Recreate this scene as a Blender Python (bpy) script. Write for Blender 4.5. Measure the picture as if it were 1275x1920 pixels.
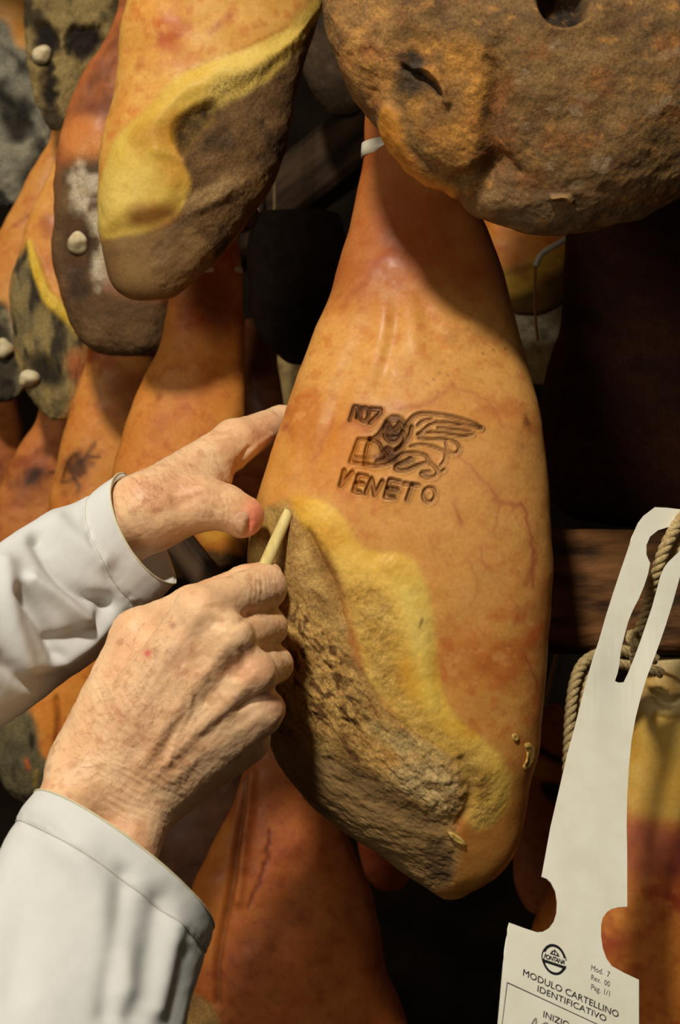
import bpy, math, random
import numpy as np
from mathutils import Vector, Matrix, geometry

for _o in list(bpy.data.objects):
    bpy.data.objects.remove(_o, do_unlink=True)
scene = bpy.context.scene
C = scene.collection
F = np.float32
rng = np.random.default_rng(7)
random.seed(7)

# ------------------------------------------------------------------ camera
FPX = 2667.0            # focal length in pixels of the 1275 x 1920 frame
ZC = 1.5                # camera height
cam_data = bpy.data.cameras.new('camera')
cam_data.sensor_fit = 'VERTICAL'
cam_data.sensor_height = 24.0
cam_data.sensor_width = 24.0
cam_data.lens = FPX / 1920.0 * 24.0
cam_data.clip_start = 0.02
cam_data.dof.use_dof = True
cam_data.dof.focus_distance = 0.79
cam_data.dof.aperture_fstop = 7.0
cam = bpy.data.objects.new('camera', cam_data)
cam.location = (0, 0, ZC)
cam.rotation_euler = (math.pi / 2, 0, 0)
C.objects.link(cam)
scene.camera = cam

# ------------------------------------------------------------------ world, lamps, exposure
world = bpy.data.worlds.new('cellar_air')
scene.world = world
world.use_nodes = True
world.node_tree.nodes['Background'].inputs[0].default_value = (1.0, 0.80, 0.58, 1)
world.node_tree.nodes['Background'].inputs[1].default_value = 0.055


def area_lamp(name, loc, target, size, power, color):
    d = bpy.data.lights.new(name, 'AREA')
    d.shape = 'DISK'
    d.size = size
    d.energy = power
    d.color = color
    o = bpy.data.objects.new(name, d)
    o.location = loc
    o.rotation_euler = (Vector(target) - Vector(loc)).to_track_quat('-Z', 'Y').to_euler()
    C.objects.link(o)
    return o


area_lamp('ceiling_lamp', (-0.33, -0.28, 2.62), (0.0, 0.85, 1.5), 0.16, 32.0, (1.0, 0.92, 0.79))
area_lamp('fill_light', (-1.35, -1.0, 1.95), (0.05, 0.9, 1.5), 0.8, 16.0, (1.0, 0.91, 0.76))  # added soft fill from the left, lifts the shaded neck of the middle ham
scene.view_settings.view_transform = 'Standard'
scene.view_settings.look = 'None'
scene.view_settings.gamma = 1.0
scene.view_settings.use_curve_mapping = False
scene.view_settings.exposure = -0.38
scene.cycles.use_denoising = True


# ------------------------------------------------------------------ helpers: numbers
def P(px, py, d):
    """point at pixel (px, py) of the frame, d metres in front of the camera"""
    return np.array([(px - 637.5) * d / FPX, d, ZC + (960 - py) * d / FPX])


def to_px(co):
    d = np.maximum(co[:, 1], 0.05)
    return (637.5 + co[:, 0] / d * FPX).astype(F), (960 - (co[:, 2] - ZC) / d * FPX).astype(F)


def lin(c):
    c = np.asarray(c, float) / 255.0
    return np.where(c <= 0.04045, c / 12.92, ((c + 0.055) / 1.055) ** 2.4).astype(F)


def sstep(a, b, x):
    t = np.clip((x - a) / (b - a), 0, 1)
    return t * t * (3 - 2 * t)


def _hash(ix, iy, iz, seed):
    h = (ix.astype(np.uint32) * np.uint32(374761393) + iy.astype(np.uint32) * np.uint32(668265263)
         + iz.astype(np.uint32) * np.uint32(2147483647) + np.uint32(seed * 1274126177 & 0xffffffff))
    h = (h ^ (h >> np.uint32(13))) * np.uint32(1274126177)
    h = h ^ (h >> np.uint32(16))
    return (h & np.uint32(0xffffff)).astype(F) / F(0xffffff)


def vnoise(p, seed=0):
    """value noise, -1..1"""
    i = np.floor(p).astype(np.int64)
    f = (p - i).astype(F)
    u = f * f * f * (f * (f * 6 - 15) + 10)
    x, y, z = i[:, 0], i[:, 1], i[:, 2]
    r = 0
    for dx in (0, 1):
        wx = u[:, 0] if dx else 1 - u[:, 0]
        for dy in (0, 1):
            wy = u[:, 1] if dy else 1 - u[:, 1]
            for dz in (0, 1):
                wz = u[:, 2] if dz else 1 - u[:, 2]
                r = r + wx * wy * wz * _hash(x + dx, y + dy, z + dz, seed)
    return (r * 2 - 1).astype(F)


def fbm(p, octaves=4, seed=0, gain=0.5):
    r = np.zeros(len(p), F)
    a, s, n = 1.0, 1.0, 0.0
    for o in range(octaves):
        r += a * vnoise(p * s + 17.3 * o, seed + o)
        n += a
        a *= gain
        s *= 2.03
    return r / n


def chaikin(pts, closed=True, n=2):
    p = np.asarray(pts, float)
    for _ in range(n):
        if closed:
            q = np.roll(p, -1, 0)
            p = np.stack([p * .75 + q * .25, p * .25 + q * .75], 1).reshape(-1, p.shape[1])
        else:
            a, b = p[:-1], p[1:]
            m = np.stack([a * .75 + b * .25, a * .25 + b * .75], 1).reshape(-1, p.shape[1])
            p = np.vstack([p[:1], m, p[-1:]])
    return p


def seg_dist(x, y, pts, closed):
    d2 = np.full(len(x), 1e12, F)
    n = len(pts)
    for i in range(n if closed else n - 1):
        ax, ay = pts[i][0], pts[i][1]
        bx, by = pts[(i + 1) % n][0], pts[(i + 1) % n][1]
        ex, ey = bx - ax, by - ay
        l = ex * ex + ey * ey + 1e-9
        t = np.clip(((x - ax) * ex + (y - ay) * ey) / l, 0, 1)
        dx = x - ax - t * ex
        dy = y - ay - t * ey
        d2 = np.minimum(d2, dx * dx + dy * dy)
    return np.sqrt(d2)


def poly_sd(x, y, poly, margin=60, smooth=2):
    """signed distance in pixels, positive inside"""
    pts = chaikin(poly, True, smooth) if smooth else np.asarray(poly, float)
    out = np.full(len(x), -1e4, F)
    lo, hi = pts.min(0) - margin, pts.max(0) + margin
    k = np.nonzero((x > lo[0]) & (x < hi[0]) & (y > lo[1]) & (y < hi[1]))[0]
    if not len(k):
        return out
    xs, ys = x[k], y[k]
    d = seg_dist(xs, ys, pts, True)
    ins = np.zeros(len(k), bool)
    n = len(pts)
    for i in range(n):
        ax, ay = pts[i]
        bx, by = pts[(i + 1) % n]
        if ay == by:
            continue
        c = (ay > ys) != (by > ys)
        ins ^= c & (xs < (bx - ax) * (ys - ay) / (by - ay) + ax)
    out[k] = np.where(ins, d, -d)
    return out


def line_d(x, y, pts, reach, smooth=1):
    pts = chaikin(pts, False, smooth) if smooth else np.asarray(pts, float)
    out = np.full(len(x), 1e4, F)
    lo, hi = pts.min(0) - reach, pts.max(0) + reach
    k = np.nonzero((x > lo[0]) & (x < hi[0]) & (y > lo[1]) & (y < hi[1]))[0]
    if len(k):
        out[k] = seg_dist(x[k], y[k], pts, False)
    return out


def pchip(t, v, q):
    """monotone cubic interpolation of v(t) at q"""
    t = np.asarray(t, float)
    v = np.asarray(v, float)
    h = np.diff(t)
    s = np.diff(v) / h
    m = np.zeros(len(t))
    for i in range(1, len(t) - 1):
        if s[i - 1] * s[i] > 0:
            w1, w2 = 2 * h[i] + h[i - 1], h[i] + 2 * h[i - 1]
            m[i] = (w1 + w2) / (w1 / s[i - 1] + w2 / s[i])
    m[0], m[-1] = s[0], s[-1]
    k = np.clip(np.searchsorted(t, q) - 1, 0, len(t) - 2)
    u = (q - t[k]) / h[k]
    return ((1 + 2 * u) * (1 - u) ** 2 * v[k] + u * (1 - u) ** 2 * h[k] * m[k]
            + u * u * (3 - 2 * u) * v[k + 1] + u * u * (u - 1) * h[k] * m[k + 1])


# ------------------------------------------------------------------ helpers: objects
def empty(name, loc=(0, 0, 0)):
    o = bpy.data.objects.new(name, None)
    o.empty_display_size = 0.02
    o.location = loc
    C.objects.link(o)
    return o


def tag(o, label, cat, group=None, kind=None):
    o['label'] = label
    o['category'] = cat
    if group:
        o['group'] = group
    if kind:
        o['kind'] = kind
    return o


def build_mesh(name, co, faces, mat, parent=None, color=None, attrs=None, normals=None, smooth=True):
    """faces: list of arrays (n,3) / (n,4). Coordinates are world coordinates."""
    co = np.asarray(co, F)
    off = np.array(parent.location, F) if parent is not None and parent.type == 'EMPTY' else np.zeros(3, F)
    if parent is not None and parent.type != 'EMPTY':
        off = np.array(parent.matrix_world.translation, F)
        if parent.parent is not None:
            off = np.array(parent.parent.location, F)
    me = bpy.data.meshes.new(name)
    faces = [np.asarray(f, np.int32) for f in faces if len(f)]
    me.vertices.add(len(co))
    me.vertices.foreach_set('co', (co - off).ravel())
    nl = sum(f.size for f in faces)
    nf = sum(len(f) for f in faces)
    me.loops.add(nl)
    me.polygons.add(nf)
    me.loops.foreach_set('vertex_index', np.concatenate([f.ravel() for f in faces]))
    tot = np.concatenate([np.full(len(f), f.shape[1], np.int32) for f in faces])
    me.polygons.foreach_set('loop_start', np.concatenate([[0], np.cumsum(tot)[:-1]]).astype(np.int32))
    me.polygons.foreach_set('use_smooth', np.full(nf, smooth, bool))
    if color is not None:
        a = me.color_attributes.new('tint', 'FLOAT_COLOR', 'POINT')
        a.data.foreach_set('color', np.hstack([color, np.ones((len(color), 1), F)]).astype(F).ravel())
    for k, v in (attrs or {}).items():
        a = me.attributes.new(k, 'FLOAT', 'POINT')
        a.data.foreach_set('value', v.astype(F))
    me.update()
    me.validate()
    if normals is not None:
        me.normals_split_custom_set_from_vertices(normals.astype(float))
    me.materials.append(mat)
    o = bpy.data.objects.new(name, me)
    C.objects.link(o)
    if parent is not None:
        o.parent = parent
    return o


def grid_normals(g):
    """g: (rows, around, 3), closed around; outward normals"""
    du = np.roll(g, -1, 1) - np.roll(g, 1, 1)
    dv = np.empty_like(g)
    dv[1:-1] = g[2:] - g[:-2]
    dv[0] = g[1] - g[0]
    dv[-1] = g[-1] - g[-2]
    n = np.cross(dv, du)
    n /= np.linalg.norm(n, axis=2, keepdims=True) + 1e-12
    return n


def grid_faces(nr, na):
    i = np.arange(nr - 1)[:, None] * na
    j = np.arange(na)[None, :]
    k = (np.arange(na)[None, :] + 1) % na
    return np.stack([i + j, i + na + j, i + na + k, i + k], -1).reshape(-1, 4)


# ------------------------------------------------------------------ helpers: materials
def new_mat(name):
    m = bpy.data.materials.new(name)
    m.use_nodes = True
    nt = m.node_tree
    return m, nt, nt.nodes, nt.links, nt.nodes['Principled BSDF']


def tint_mat(name, rough=0.45, spec=0.5, sss=0.0, sss_r=(0.01, 0.005, 0.002), fine=900.0, fine_amt=0.12,
             bump=0.15, bump_dist=0.0006, bump_scale=600.0, rough_var=0.12, meat=False, voronoi=0.0, coat=0.0,
             weave=0.0):
    """a procedural material: the painted colour (attribute tint) broken up by noise, with fine relief"""
    m, nt, N, L, b = new_mat(name)
    at = N.new('ShaderNodeAttribute')
    at.attribute_name = 'tint'
    tc = N.new('ShaderNodeTexCoord')
    nz = N.new('ShaderNodeTexNoise')
    nz.inputs['Scale'].default_value = fine
    nz.inputs['Detail'].default_value = 4.0
    L.new(tc.outputs['Object'], nz.inputs['Vector'])
    mr = N.new('ShaderNodeMapRange')
    mr.inputs[1].default_value = 0.25
    mr.inputs[2].default_value = 0.75
    mr.inputs[3].default_value = 1 - fine_amt
    mr.inputs[4].default_value = 1 + fine_amt
    L.new(nz.outputs['Fac'], mr.inputs[0])
    mul = N.new('ShaderNodeVectorMath')
    mul.operation = 'SCALE'
    L.new(at.outputs['Color'], mul.inputs[0])
    sc_out = mr.outputs[0]
    if meat:        # the cut meat is far more speckled than the rind
        a3 = N.new('ShaderNodeAttribute')
        a3.attribute_name = 'meat'
        n3 = N.new('ShaderNodeTexNoise')
        n3.inputs['Scale'].default_value = 620.0
        n3.inputs['Detail'].default_value = 5.0
        n3.inputs['Roughness'].default_value = 0.7
        L.new(tc.outputs['Object'], n3.inputs['Vector'])
        m3 = N.new('ShaderNodeMapRange')
        m3.inputs[1].default_value = 0.3
        m3.inputs[2].default_value = 0.7
        m3.inputs[3].default_value = -0.45
        m3.inputs[4].default_value = 0.42
        L.new(n3.outputs['Fac'], m3.inputs[0])
        ma = N.new('ShaderNodeMath')
        ma.operation = 'MULTIPLY_ADD'
        L.new(m3.outputs[0], ma.inputs[0])
        L.new(a3.outputs['Fac'], ma.inputs[1])
        L.new(mr.outputs[0], ma.inputs[2])
        sc_out = ma.outputs[0]
    L.new(sc_out, mul.inputs['Scale'])
    L.new(mul.outputs[0], b.inputs['Base Color'])
    # roughness
    r2 = N.new('ShaderNodeTexNoise')
    r2.inputs['Scale'].default_value = 90.0
    r2.inputs['Detail'].default_value = 3.0
    L.new(tc.outputs['Object'], r2.inputs['Vector'])
    rr = N.new('ShaderNodeMapRange')
    rr.inputs[1].default_value = 0.3
    rr.inputs[2].default_value = 0.7
    rr.inputs[3].default_value = rough - rough_var
    rr.inputs[4].default_value = rough + rough_var
    L.new(r2.outputs['Fac'], rr.inputs[0])
    rout = rr.outputs[0]
    bn = N.new('ShaderNodeTexNoise')
    bn.inputs['Scale'].default_value = bump_scale
    bn.inputs['Detail'].default_value = 6.0
    bn.inputs['Roughness'].default_value = 0.6
    L.new(tc.outputs['Object'], bn.inputs['Vector'])
    hgt = bn.outputs['Fac']
    if voronoi:
        vo = N.new('ShaderNodeTexVoronoi')
        vo.feature = 'DISTANCE_TO_EDGE'
        vo.inputs['Scale'].default_value = voronoi
        L.new(tc.outputs['Object'], vo.inputs['Vector'])
        mm = N.new('ShaderNodeMath')
        mm.operation = 'MULTIPLY_ADD'
        mm.inputs[1].default_value = 0.6
        L.new(vo.outputs['Distance'], mm.inputs[0])
        L.new(bn.outputs['Fac'], mm.inputs[2])
        hgt = mm.outputs[0]
    if weave:
        wv = N.new('ShaderNodeTexWave')
        wv.inputs['Scale'].default_value = weave
        wv.inputs['Distortion'].default_value = 0.4
        wv.bands_direction = 'DIAGONAL'
        L.new(tc.outputs['Object'], wv.inputs['Vector'])
        mm = N.new('ShaderNodeMath')
        mm.operation = 'MULTIPLY_ADD'
        mm.inputs[1].default_value = 0.35
        L.new(wv.outputs['Fac'], mm.inputs[0])
        L.new(bn.outputs['Fac'], mm.inputs[2])
        hgt = mm.outputs[0]
    bp = N.new('ShaderNodeBump')
    bp.inputs['Distance'].default_value = bump_dist
    bp.inputs['Strength'].default_value = bump
    L.new(hgt, bp.inputs['Height'])
    if meat:
        am = N.new('ShaderNodeAttribute')
        am.attribute_name = 'meat'
        ms = N.new('ShaderNodeMapRange')
        ms.inputs[3].default_value = bump
        ms.inputs[4].default_value = 0.8
        L.new(am.outputs['Fac'], ms.inputs[0])
        L.new(ms.outputs[0], bp.inputs['Strength'])
        ra = N.new('ShaderNodeMath')
        ra.operation = 'MULTIPLY_ADD'
        ra.inputs[1].default_value = 0.34
        L.new(am.outputs['Fac'], ra.inputs[0])
        L.new(rr.outputs[0], ra.inputs[2])
        rout = ra.outputs[0]
    L.new(rout, b.inputs['Roughness'])
    L.new(bp.outputs[0], b.inputs['Normal'])
    b.inputs['Specular IOR Level'].default_value = spec
    b.inputs['Coat Weight'].default_value = coat
    b.inputs['Coat Roughness'].default_value = 0.25
    if sss:
        b.inputs['Subsurface Weight'].default_value = sss
        b.inputs['Subsurface Radius'].default_value = sss_r
        b.inputs['Subsurface Scale'].default_value = 1.0
    return m


def plain_mat(name, rgb, rough=0.5, spec=0.5, noise=0.1, scale=200.0, bump=0.1, sss=0.0, rgb2=None, stretch=(1, 1, 1),
              bump_dist=0.0005):
    m, nt, N, L, b = new_mat(name)
    tc = N.new('ShaderNodeTexCoord')
    mp = N.new('ShaderNodeMapping')
    mp.inputs['Scale'].default_value = stretch
    L.new(tc.outputs['Object'], mp.inputs[0])
    nz = N.new('ShaderNodeTexNoise')
    nz.inputs['Scale'].default_value = scale
    nz.inputs['Detail'].default_value = 6
    L.new(mp.outputs[0], nz.inputs['Vector'])
    cr = N.new('ShaderNodeValToRGB')
    c1 = lin(rgb)
    c2 = lin(rgb2) if rgb2 is not None else c1 * (1 - noise)
    cr.color_ramp.elements[0].position = 0.35
    cr.color_ramp.elements[1].position = 0.65
    cr.color_ramp.elements[0].color = (*[float(v) for v in c2], 1)
    cr.color_ramp.elements[1].color = (*[float(v) for v in c1], 1)
    L.new(nz.outputs['Fac'], cr.inputs[0])
    L.new(cr.outputs[0], b.inputs['Base Color'])
    bp = N.new('ShaderNodeBump')
    bp.inputs['Strength'].default_value = bump
    bp.inputs['Distance'].default_value = bump_dist
    L.new(nz.outputs['Fac'], bp.inputs['Height'])
    L.new(bp.outputs[0], b.inputs['Normal'])
    b.inputs['Roughness'].default_value = rough
    b.inputs['Specular IOR Level'].default_value = spec
    if sss:
        b.inputs['Subsurface Weight'].default_value = sss
        b.inputs['Subsurface Radius'].default_value = (0.006, 0.004, 0.002)
        b.inputs['Subsurface Scale'].default_value = 1.0
    return m


M_HAM = tint_mat('cured_ham', rough=0.50, spec=0.22, sss=0.12, sss_r=(0.005, 0.0030, 0.0012), fine=420.0, fine_amt=0.10,
                 bump=0.16, bump_dist=0.0010, bump_scale=380.0, meat=True, rough_var=0.16)
M_SKIN = tint_mat('skin', rough=0.50, spec=0.40, sss=0.30, sss_r=(0.0045, 0.0018, 0.0009), fine=700.0, fine_amt=0.06,
                  bump=0.35, bump_dist=0.0005, bump_scale=700.0, voronoi=900.0)
M_CLOTH = tint_mat('white_cotton', rough=0.88, spec=0.15, fine=1500.0, fine_amt=0.03, bump=0.25, bump_dist=0.0003,
                   bump_scale=1600.0, rough_var=0.04, weave=900.0)
M_BONE = plain_mat('dry_bone', (226, 212, 174), 0.6, 0.4, scale=140, rgb2=(186, 164, 120), bump=0.4, bump_dist=0.001)
M_BONEGREY = plain_mat('mouldy_bone', (84, 70, 50), 0.8, 0.15, scale=160, rgb2=(50, 40, 28), bump=0.5, bump_dist=0.001)
M_NEEDLE = plain_mat('polished_bone', (226, 210, 148), 0.28, 0.6, scale=60, rgb2=(206, 184, 112), stretch=(6, 1, 1), bump=0.05, sss=0.2)
M_PLASTIC = plain_mat('white_plastic', (214, 206, 184), 0.4, 0.5, scale=80, bump=0.05)
M_PAPER = plain_mat('tag_card', (238, 236, 220), 0.55, 0.35, scale=60, rgb2=(230, 227, 208), bump=0.06)
M_INK = plain_mat('print_ink', (28, 28, 34), 0.6, 0.3, scale=300, bump=0.0)
M_INKFAINT = plain_mat('faint_ink', (120, 118, 112), 0.6, 0.3, scale=300, bump=0.0)
M_PEN = plain_mat('pencil_line', (150, 148, 140), 0.6, 0.3, scale=300, bump=0.0)
M_ROPE = plain_mat('sisal', (204, 182, 134), 0.85, 0.2, scale=700, rgb2=(160, 136, 88), bump=0.6, stretch=(1, 1, 1))
M_NAIL = plain_mat('nail', (222, 178, 140), 0.30, 0.5, scale=200, rgb2=(214, 164, 128), bump=0.03, sss=0.2)
M_STITCH = plain_mat('cotton_thread', (205, 202, 188), 0.9, 0.1, scale=900, bump=0.2)
M_HEM = plain_mat('hem_edge', (216, 208, 172), 0.85, 0.1, scale=500, bump=0.2)
M_WOOD = plain_mat('old_wood', (132, 88, 48), 0.8, 0.25, scale=70, rgb2=(54, 34, 18), stretch=(0.35, 1, 1.3), bump=1.0, bump_dist=0.004)
M_WOODDARK = plain_mat('dark_wood', (78, 58, 40), 0.85, 0.2, scale=50, rgb2=(30, 20, 12), stretch=(0.2, 1, 1.5), bump=0.9, bump_dist=0.003)
M_WALL = plain_mat('cellar_wall', (44, 34, 26), 0.95, 0.1, scale=12, rgb2=(28, 21, 16), bump=0.6, bump_dist=0.004)
M_FLAKE = plain_mat('dry_fat_flake', (206, 176, 96), 0.45, 0.4, scale=400, rgb2=(178, 134, 62), bump=0.5)
M_THREAD = plain_mat('brown_thread', (150, 96, 58), 0.8, 0.2, scale=300, bump=0.1)
M_HAIR = plain_mat('body_hair', (124, 92, 58), 0.6, 0.3, scale=300, bump=0.0)


# ------------------------------------------------------------------ hams
RIND = ((196, 124, 50), (210, 150, 74), (166, 80, 34))
RIND_RED = ((160, 82, 38), (182, 104, 52), (122, 50, 28))
RIND_DARK_AND_SHADED = ((112, 58, 30), (132, 74, 38), (84, 36, 22))
LARD = ((204, 166, 66), (216, 184, 92), (182, 132, 44))
MEAT = ((132, 98, 54), (160, 122, 66), (84, 58, 34))
MEAT_DARK = ((84, 60, 36), (112, 84, 48), (44, 31, 22))
MOLD = ((124, 112, 84), (160, 148, 116), (66, 58, 44))
MOLD_WHITE = ((170, 152, 122), (190, 176, 150), (96, 76, 54))
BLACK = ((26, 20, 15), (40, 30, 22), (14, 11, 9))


WARM = np.array([0.98, 1.10, 1.02], F)[None, :]


def mix3(pal, n1, n2, warm=1.0):
    c = [lin(v)[None, :] * warm for v in pal]
    a = np.clip(n1 * 0.9 + 0.5, 0, 1)[:, None]
    b = sstep(0.05, 0.6, n2)[:, None]
    r = c[0] * (1 - a) + c[1] * a
    return r * (1 - b) + c[2] * b


def ham(name, label, rows, d, layers=(), lines=(), base=RIND, rf=0.55, rb=0.45, nf=90, nb=30, nr=130, ey=0.8,
        lump=0.002, lump_s=22.0, seed=1, group=None, base_ns=26.0, base_rough=0.0, normals_split=True, tint_noise=None, base_meat=0.0):
    rows = np.array(sorted(rows), float)
    y = rows[:, 0]
    t = (y - y[0]) / (y[-1] - y[0])
    tau = np.arccos(1 - 2 * t) / math.pi
    q = np.linspace(0.0, 1, nr)
    q[0], q[-1] = 0.002, 0.998
    py = y[0] + (1 - np.cos(q * math.pi)) / 2 * (y[-1] - y[0])
    xl = pchip(tau, rows[:, 1], q)
    xr = pchip(tau, rows[:, 2], q)
    # close both ends
    if np.isscalar(d):
        dd = np.full(nr, float(d))
    else:
        da = np.array(d, float)
        dd = np.interp(py, da[:, 0], da[:, 1])
    w = (xr - xl) / 2
    endw = np.minimum(1, np.sqrt(np.clip(np.minimum(q, 1 - q) / 0.03, 0, 1)))
    w = w * (0.05 + 0.95 * endw)
    cx = (xl + xr) / 2
    th = np.concatenate([np.linspace(math.pi, 0, nf, endpoint=False), np.linspace(0, -math.pi, nb, endpoint=False)])
    na = len(th)
    ct, st = np.cos(th), np.sin(th)
    fr = np.where(st >= 0, rf, -rb)
    px = cx[:, None] + w[:, None] * ct[None, :]
    wm = w * dd / FPX
    # thickness follows a smoothed width so that it does not pinch
    yy = dd[:, None] - wm[:, None] * fr[None, :] * np.abs(st[None, :]) ** ey
    g = np.empty((nr, na, 3))
    g[..., 0] = (px - 637.5) * dd[:, None] / FPX
    g[..., 1] = yy
    g[..., 2] = (ZC + (960 - py) * dd / FPX)[:, None]
    n = grid_normals(g)
    co = g.reshape(-1, 3)
    nn = n.reshape(-1, 3)
    X, Y = to_px(co)
    front = sstep(0.25, -0.1, nn[:, 1]).astype(F)
    sc = co * 1.0
    n1 = fbm(sc * base_ns, 4, seed)
    n2 = fbm(sc * base_ns * 0.7 + 9.1, 4, seed + 11)
    n3 = fbm(sc * base_ns * 4 + 3.3, 3, seed + 23)
    col = mix3(base, n1 * 0.7 + n3 * 0.5, n2 * 1.2 - 0.05 + n3 * 0.25, WARM)
    mt = (sstep(0.02, 0.42, fbm(sc * 150 + 2, 4, seed + 33, 0.6)) * 0.46)[:, None]
    col = col * (1 - mt) + lin(base[2])[None, :] * mt
    mt = (sstep(0.05, 0.5, fbm(sc * 110 + 6, 4, seed + 35, 0.55)) * 0.55)[:, None]
    col = col * (1 - mt) + np.minimum(lin(base[1]) * np.array([1.06, 1.12, 1.15], F), 1)[None, :] * mt
    disp = lump * fbm(sc * lump_s, 3, seed + 5)
    if base_rough:
        disp = disp + base_rough * fbm(sc * 160, 4, seed + 31)
    meat = np.full(len(co), base_meat, F)
    region = np.zeros(len(co), np.int32)
    parts = ['rind']
    warp1 = fbm(np.stack([X / 60, Y / 60, np.zeros_like(X)], 1), 3, seed + 41)
    warp2 = fbm(np.stack([X / 14, Y / 14, np.zeros_like(X)], 1), 3, seed + 43)
    for li, l in enumerate(layers):
        sd = poly_sd(X, Y, l['poly'], 80, l.get('smooth', 2)) + l.get('w', 6) * warp1 + l.get('w2', 2) * warp2
        f = l.get('f', 6)
        m = sstep(-f, f, sd) * front
        ns = l.get('ns', 60.0)
        st3 = l.get('st', (1, 1, 1))
        ps = sc * np.array(st3)
        if 'ang' in l:      # fibres running along one direction of the face
            ca, sa = math.cos(math.radians(l['ang'])), math.sin(math.radians(l['ang']))
            u, v = sc[:, 0] * ca - sc[:, 2] * sa, sc[:, 0] * sa + sc[:, 2] * ca
            ps = np.stack([u * l.get('fu', .35), v, sc[:, 1]], 1)
        k = np.nonzero(m > 0.001)[0]
        if not len(k):
            continue
        a1 = fbm(ps[k] * ns, 4, seed + 51 + li * 7)
        a2 = fbm(ps[k] * ns * 0.6 + 5, 4, seed + 61 + li * 7)
        c = mix3(l['pal'], a1 * 1.3, a2 * l.get('dark', 1.0) + l.get('darkoff', 0.0))
        o = (m[k] * l.get('op', 1.0))[:, None]
        col[k] = col[k] * (1 - o) + c * o
        if l.get('lift'):
            if l.get('lw'):
                disp[k] += l['lift'] * sstep(-4, l['lw'], sd[k]) * front[k]
            else:
                disp[k] += l['lift'] * m[k]
        if l.get('rough'):
            disp[k] += m[k] * l['rough'] * fbm(ps[k] * l.get('rs', 180.0), 4, seed + 71 + li, 0.55)
        if 'meat' in l:
            meat[k] = meat[k] * (1 - m[k]) + l['meat'] * m[k]
        if l.get('part'):
            if l['part'] not in parts:
                parts.append(l['part'])
            region[k[m[k] > 0.5]] = parts.index(l['part'])
        elif l.get('part') is None and l.get('clear'):
            region[k[m[k] > 0.5]] = 0
    for li, l in enumerate(lines):
        wd = l.get('w', 4.0)
        dl = line_d(X, Y, l['pts'], wd * 4 + 8, l.get('smooth', 1)) + l.get('warp', 0.0) * warp2
        k = np.nonzero(dl < wd * 4)[0]
        if not len(k):
            continue
        gss = np.exp(-(dl[k] / wd) ** 2) * front[k]
        if l.get('fade'):
            a0, a1 = np.array(l['pts'][0]), np.array(l['pts'][-1])
            ax = a1 - a0
            tt = ((X[k] - a0[0]) * ax[0] + (Y[k] - a0[1]) * ax[1]) / (ax @ ax)
            gss = gss * np.clip(np.sin(np.clip(tt, 0, 1) * math.pi), 0, 1) ** .8
        if 'edge' in l:
            # burnt stroke: sunken band with dark rims
            e = l['edge']
            band = sstep(e + 1.6, e - 1.6, dl[k]) * front[k]
            rim = np.exp(-((dl[k] - e) / 2.5) ** 2) * front[k]
            disp[k] = disp[k] - l.get('deep', 0.0012) * band + 0.0005 * np.exp(-((dl[k] - e - 2.5) / 2.0) ** 2)
            ck = lin((30, 14, 8))[None, :]
            cb = lin(l.get('c', (150, 82, 34)))[None, :]
            jit = np.clip(0.95 + 0.6 * warp2[k], 0.5, 1)
            col[k] = col[k] * (1 - 0.75 * band[:, None]) + cb * 0.75 * band[:, None]
            o = (rim * jit * l.get('op', 0.95))[:, None]
            col[k] = col[k] * (1 - o) + ck * o
            if l.get('part'):
                if l['part'] not in parts:
                    parts.append(l['part'])
                region[k[(dl[k] < e + 2.0) & (front[k] > 0.5)]] = parts.index(l['part'])
            continue
        if l.get('lift'):
            disp[k] += l['lift'] * gss
        if 'c' in l:
            o = (gss * l.get('op', 0.8) * np.clip(0.8 + 0.5 * warp2[k], 0.2, 1))[:, None]
            col[k] = col[k] * (1 - o) + lin(l['c'])[None, :] * o
    if tint_noise is not None:
        col = tint_noise(col, X, Y, co, front)
    co2 = co + nn * disp[:, None]
    g2 = co2.reshape(nr, na, 3)
    n2g = grid_normals(g2).reshape(-1, 3)
    fc = grid_faces(nr, na)
    # end caps
    capA = np.stack([np.zeros(na - 2, int), np.arange(1, na - 1), np.arange(2, na)], 1)
    b0 = (nr - 1) * na
    capB = np.stack([np.full(na - 2, b0), b0 + np.arange(2, na), b0 + np.arange(1, na - 1)], 1)
    base_pt = co2[np.argmin(co2[:, 2])]
    root = empty(name, tuple(float(v) for v in base_pt))
    tag(root, label, 'ham', group or 'hams hanging in the cellar')
    freg = region[fc].max(1)
    for pi, pn in enumerate(parts):
        sel = fc[freg == pi]
        if not len(sel):
            continue
        fl = [sel]
        if pi == 0:
            fl += [capA, capB]
        used = np.unique(np.concatenate([f.ravel() for f in fl]))
        mp = np.full(len(co2), -1, np.int64)
        mp[used] = np.arange(len(used))
        o = build_mesh(pn, co2[used], [mp[f] for f in fl], M_HAM, root, col[used], {'meat': meat[used]},
                       n2g[used] if len(parts) > 1 else None)
        if pn in PART_LABEL:
            o['label'] = PART_LABEL[pn]
    root_info = dict(root=root, co=co2, n=n2g, X=X, Y=Y, front=front)
    return root_info


def wob(pts, amp, step=9, seed=0):
    """an uneven, wandering version of a line"""
    r = np.random.default_rng(seed + int(pts[0][0]) * 7 + int(pts[0][1]))
    c = chaikin(pts, False, 2)
    s = np.concatenate([[0], np.cumsum(np.linalg.norm(np.diff(c, axis=0), axis=1))])
    n = max(3, int(s[-1] / step))
    q = np.linspace(0, s[-1], n)
    c = np.stack([np.interp(q, s, c[:, k]) for k in range(2)], 1)
    return [tuple(v) for v in c + r.normal(0, amp, c.shape)]


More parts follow.
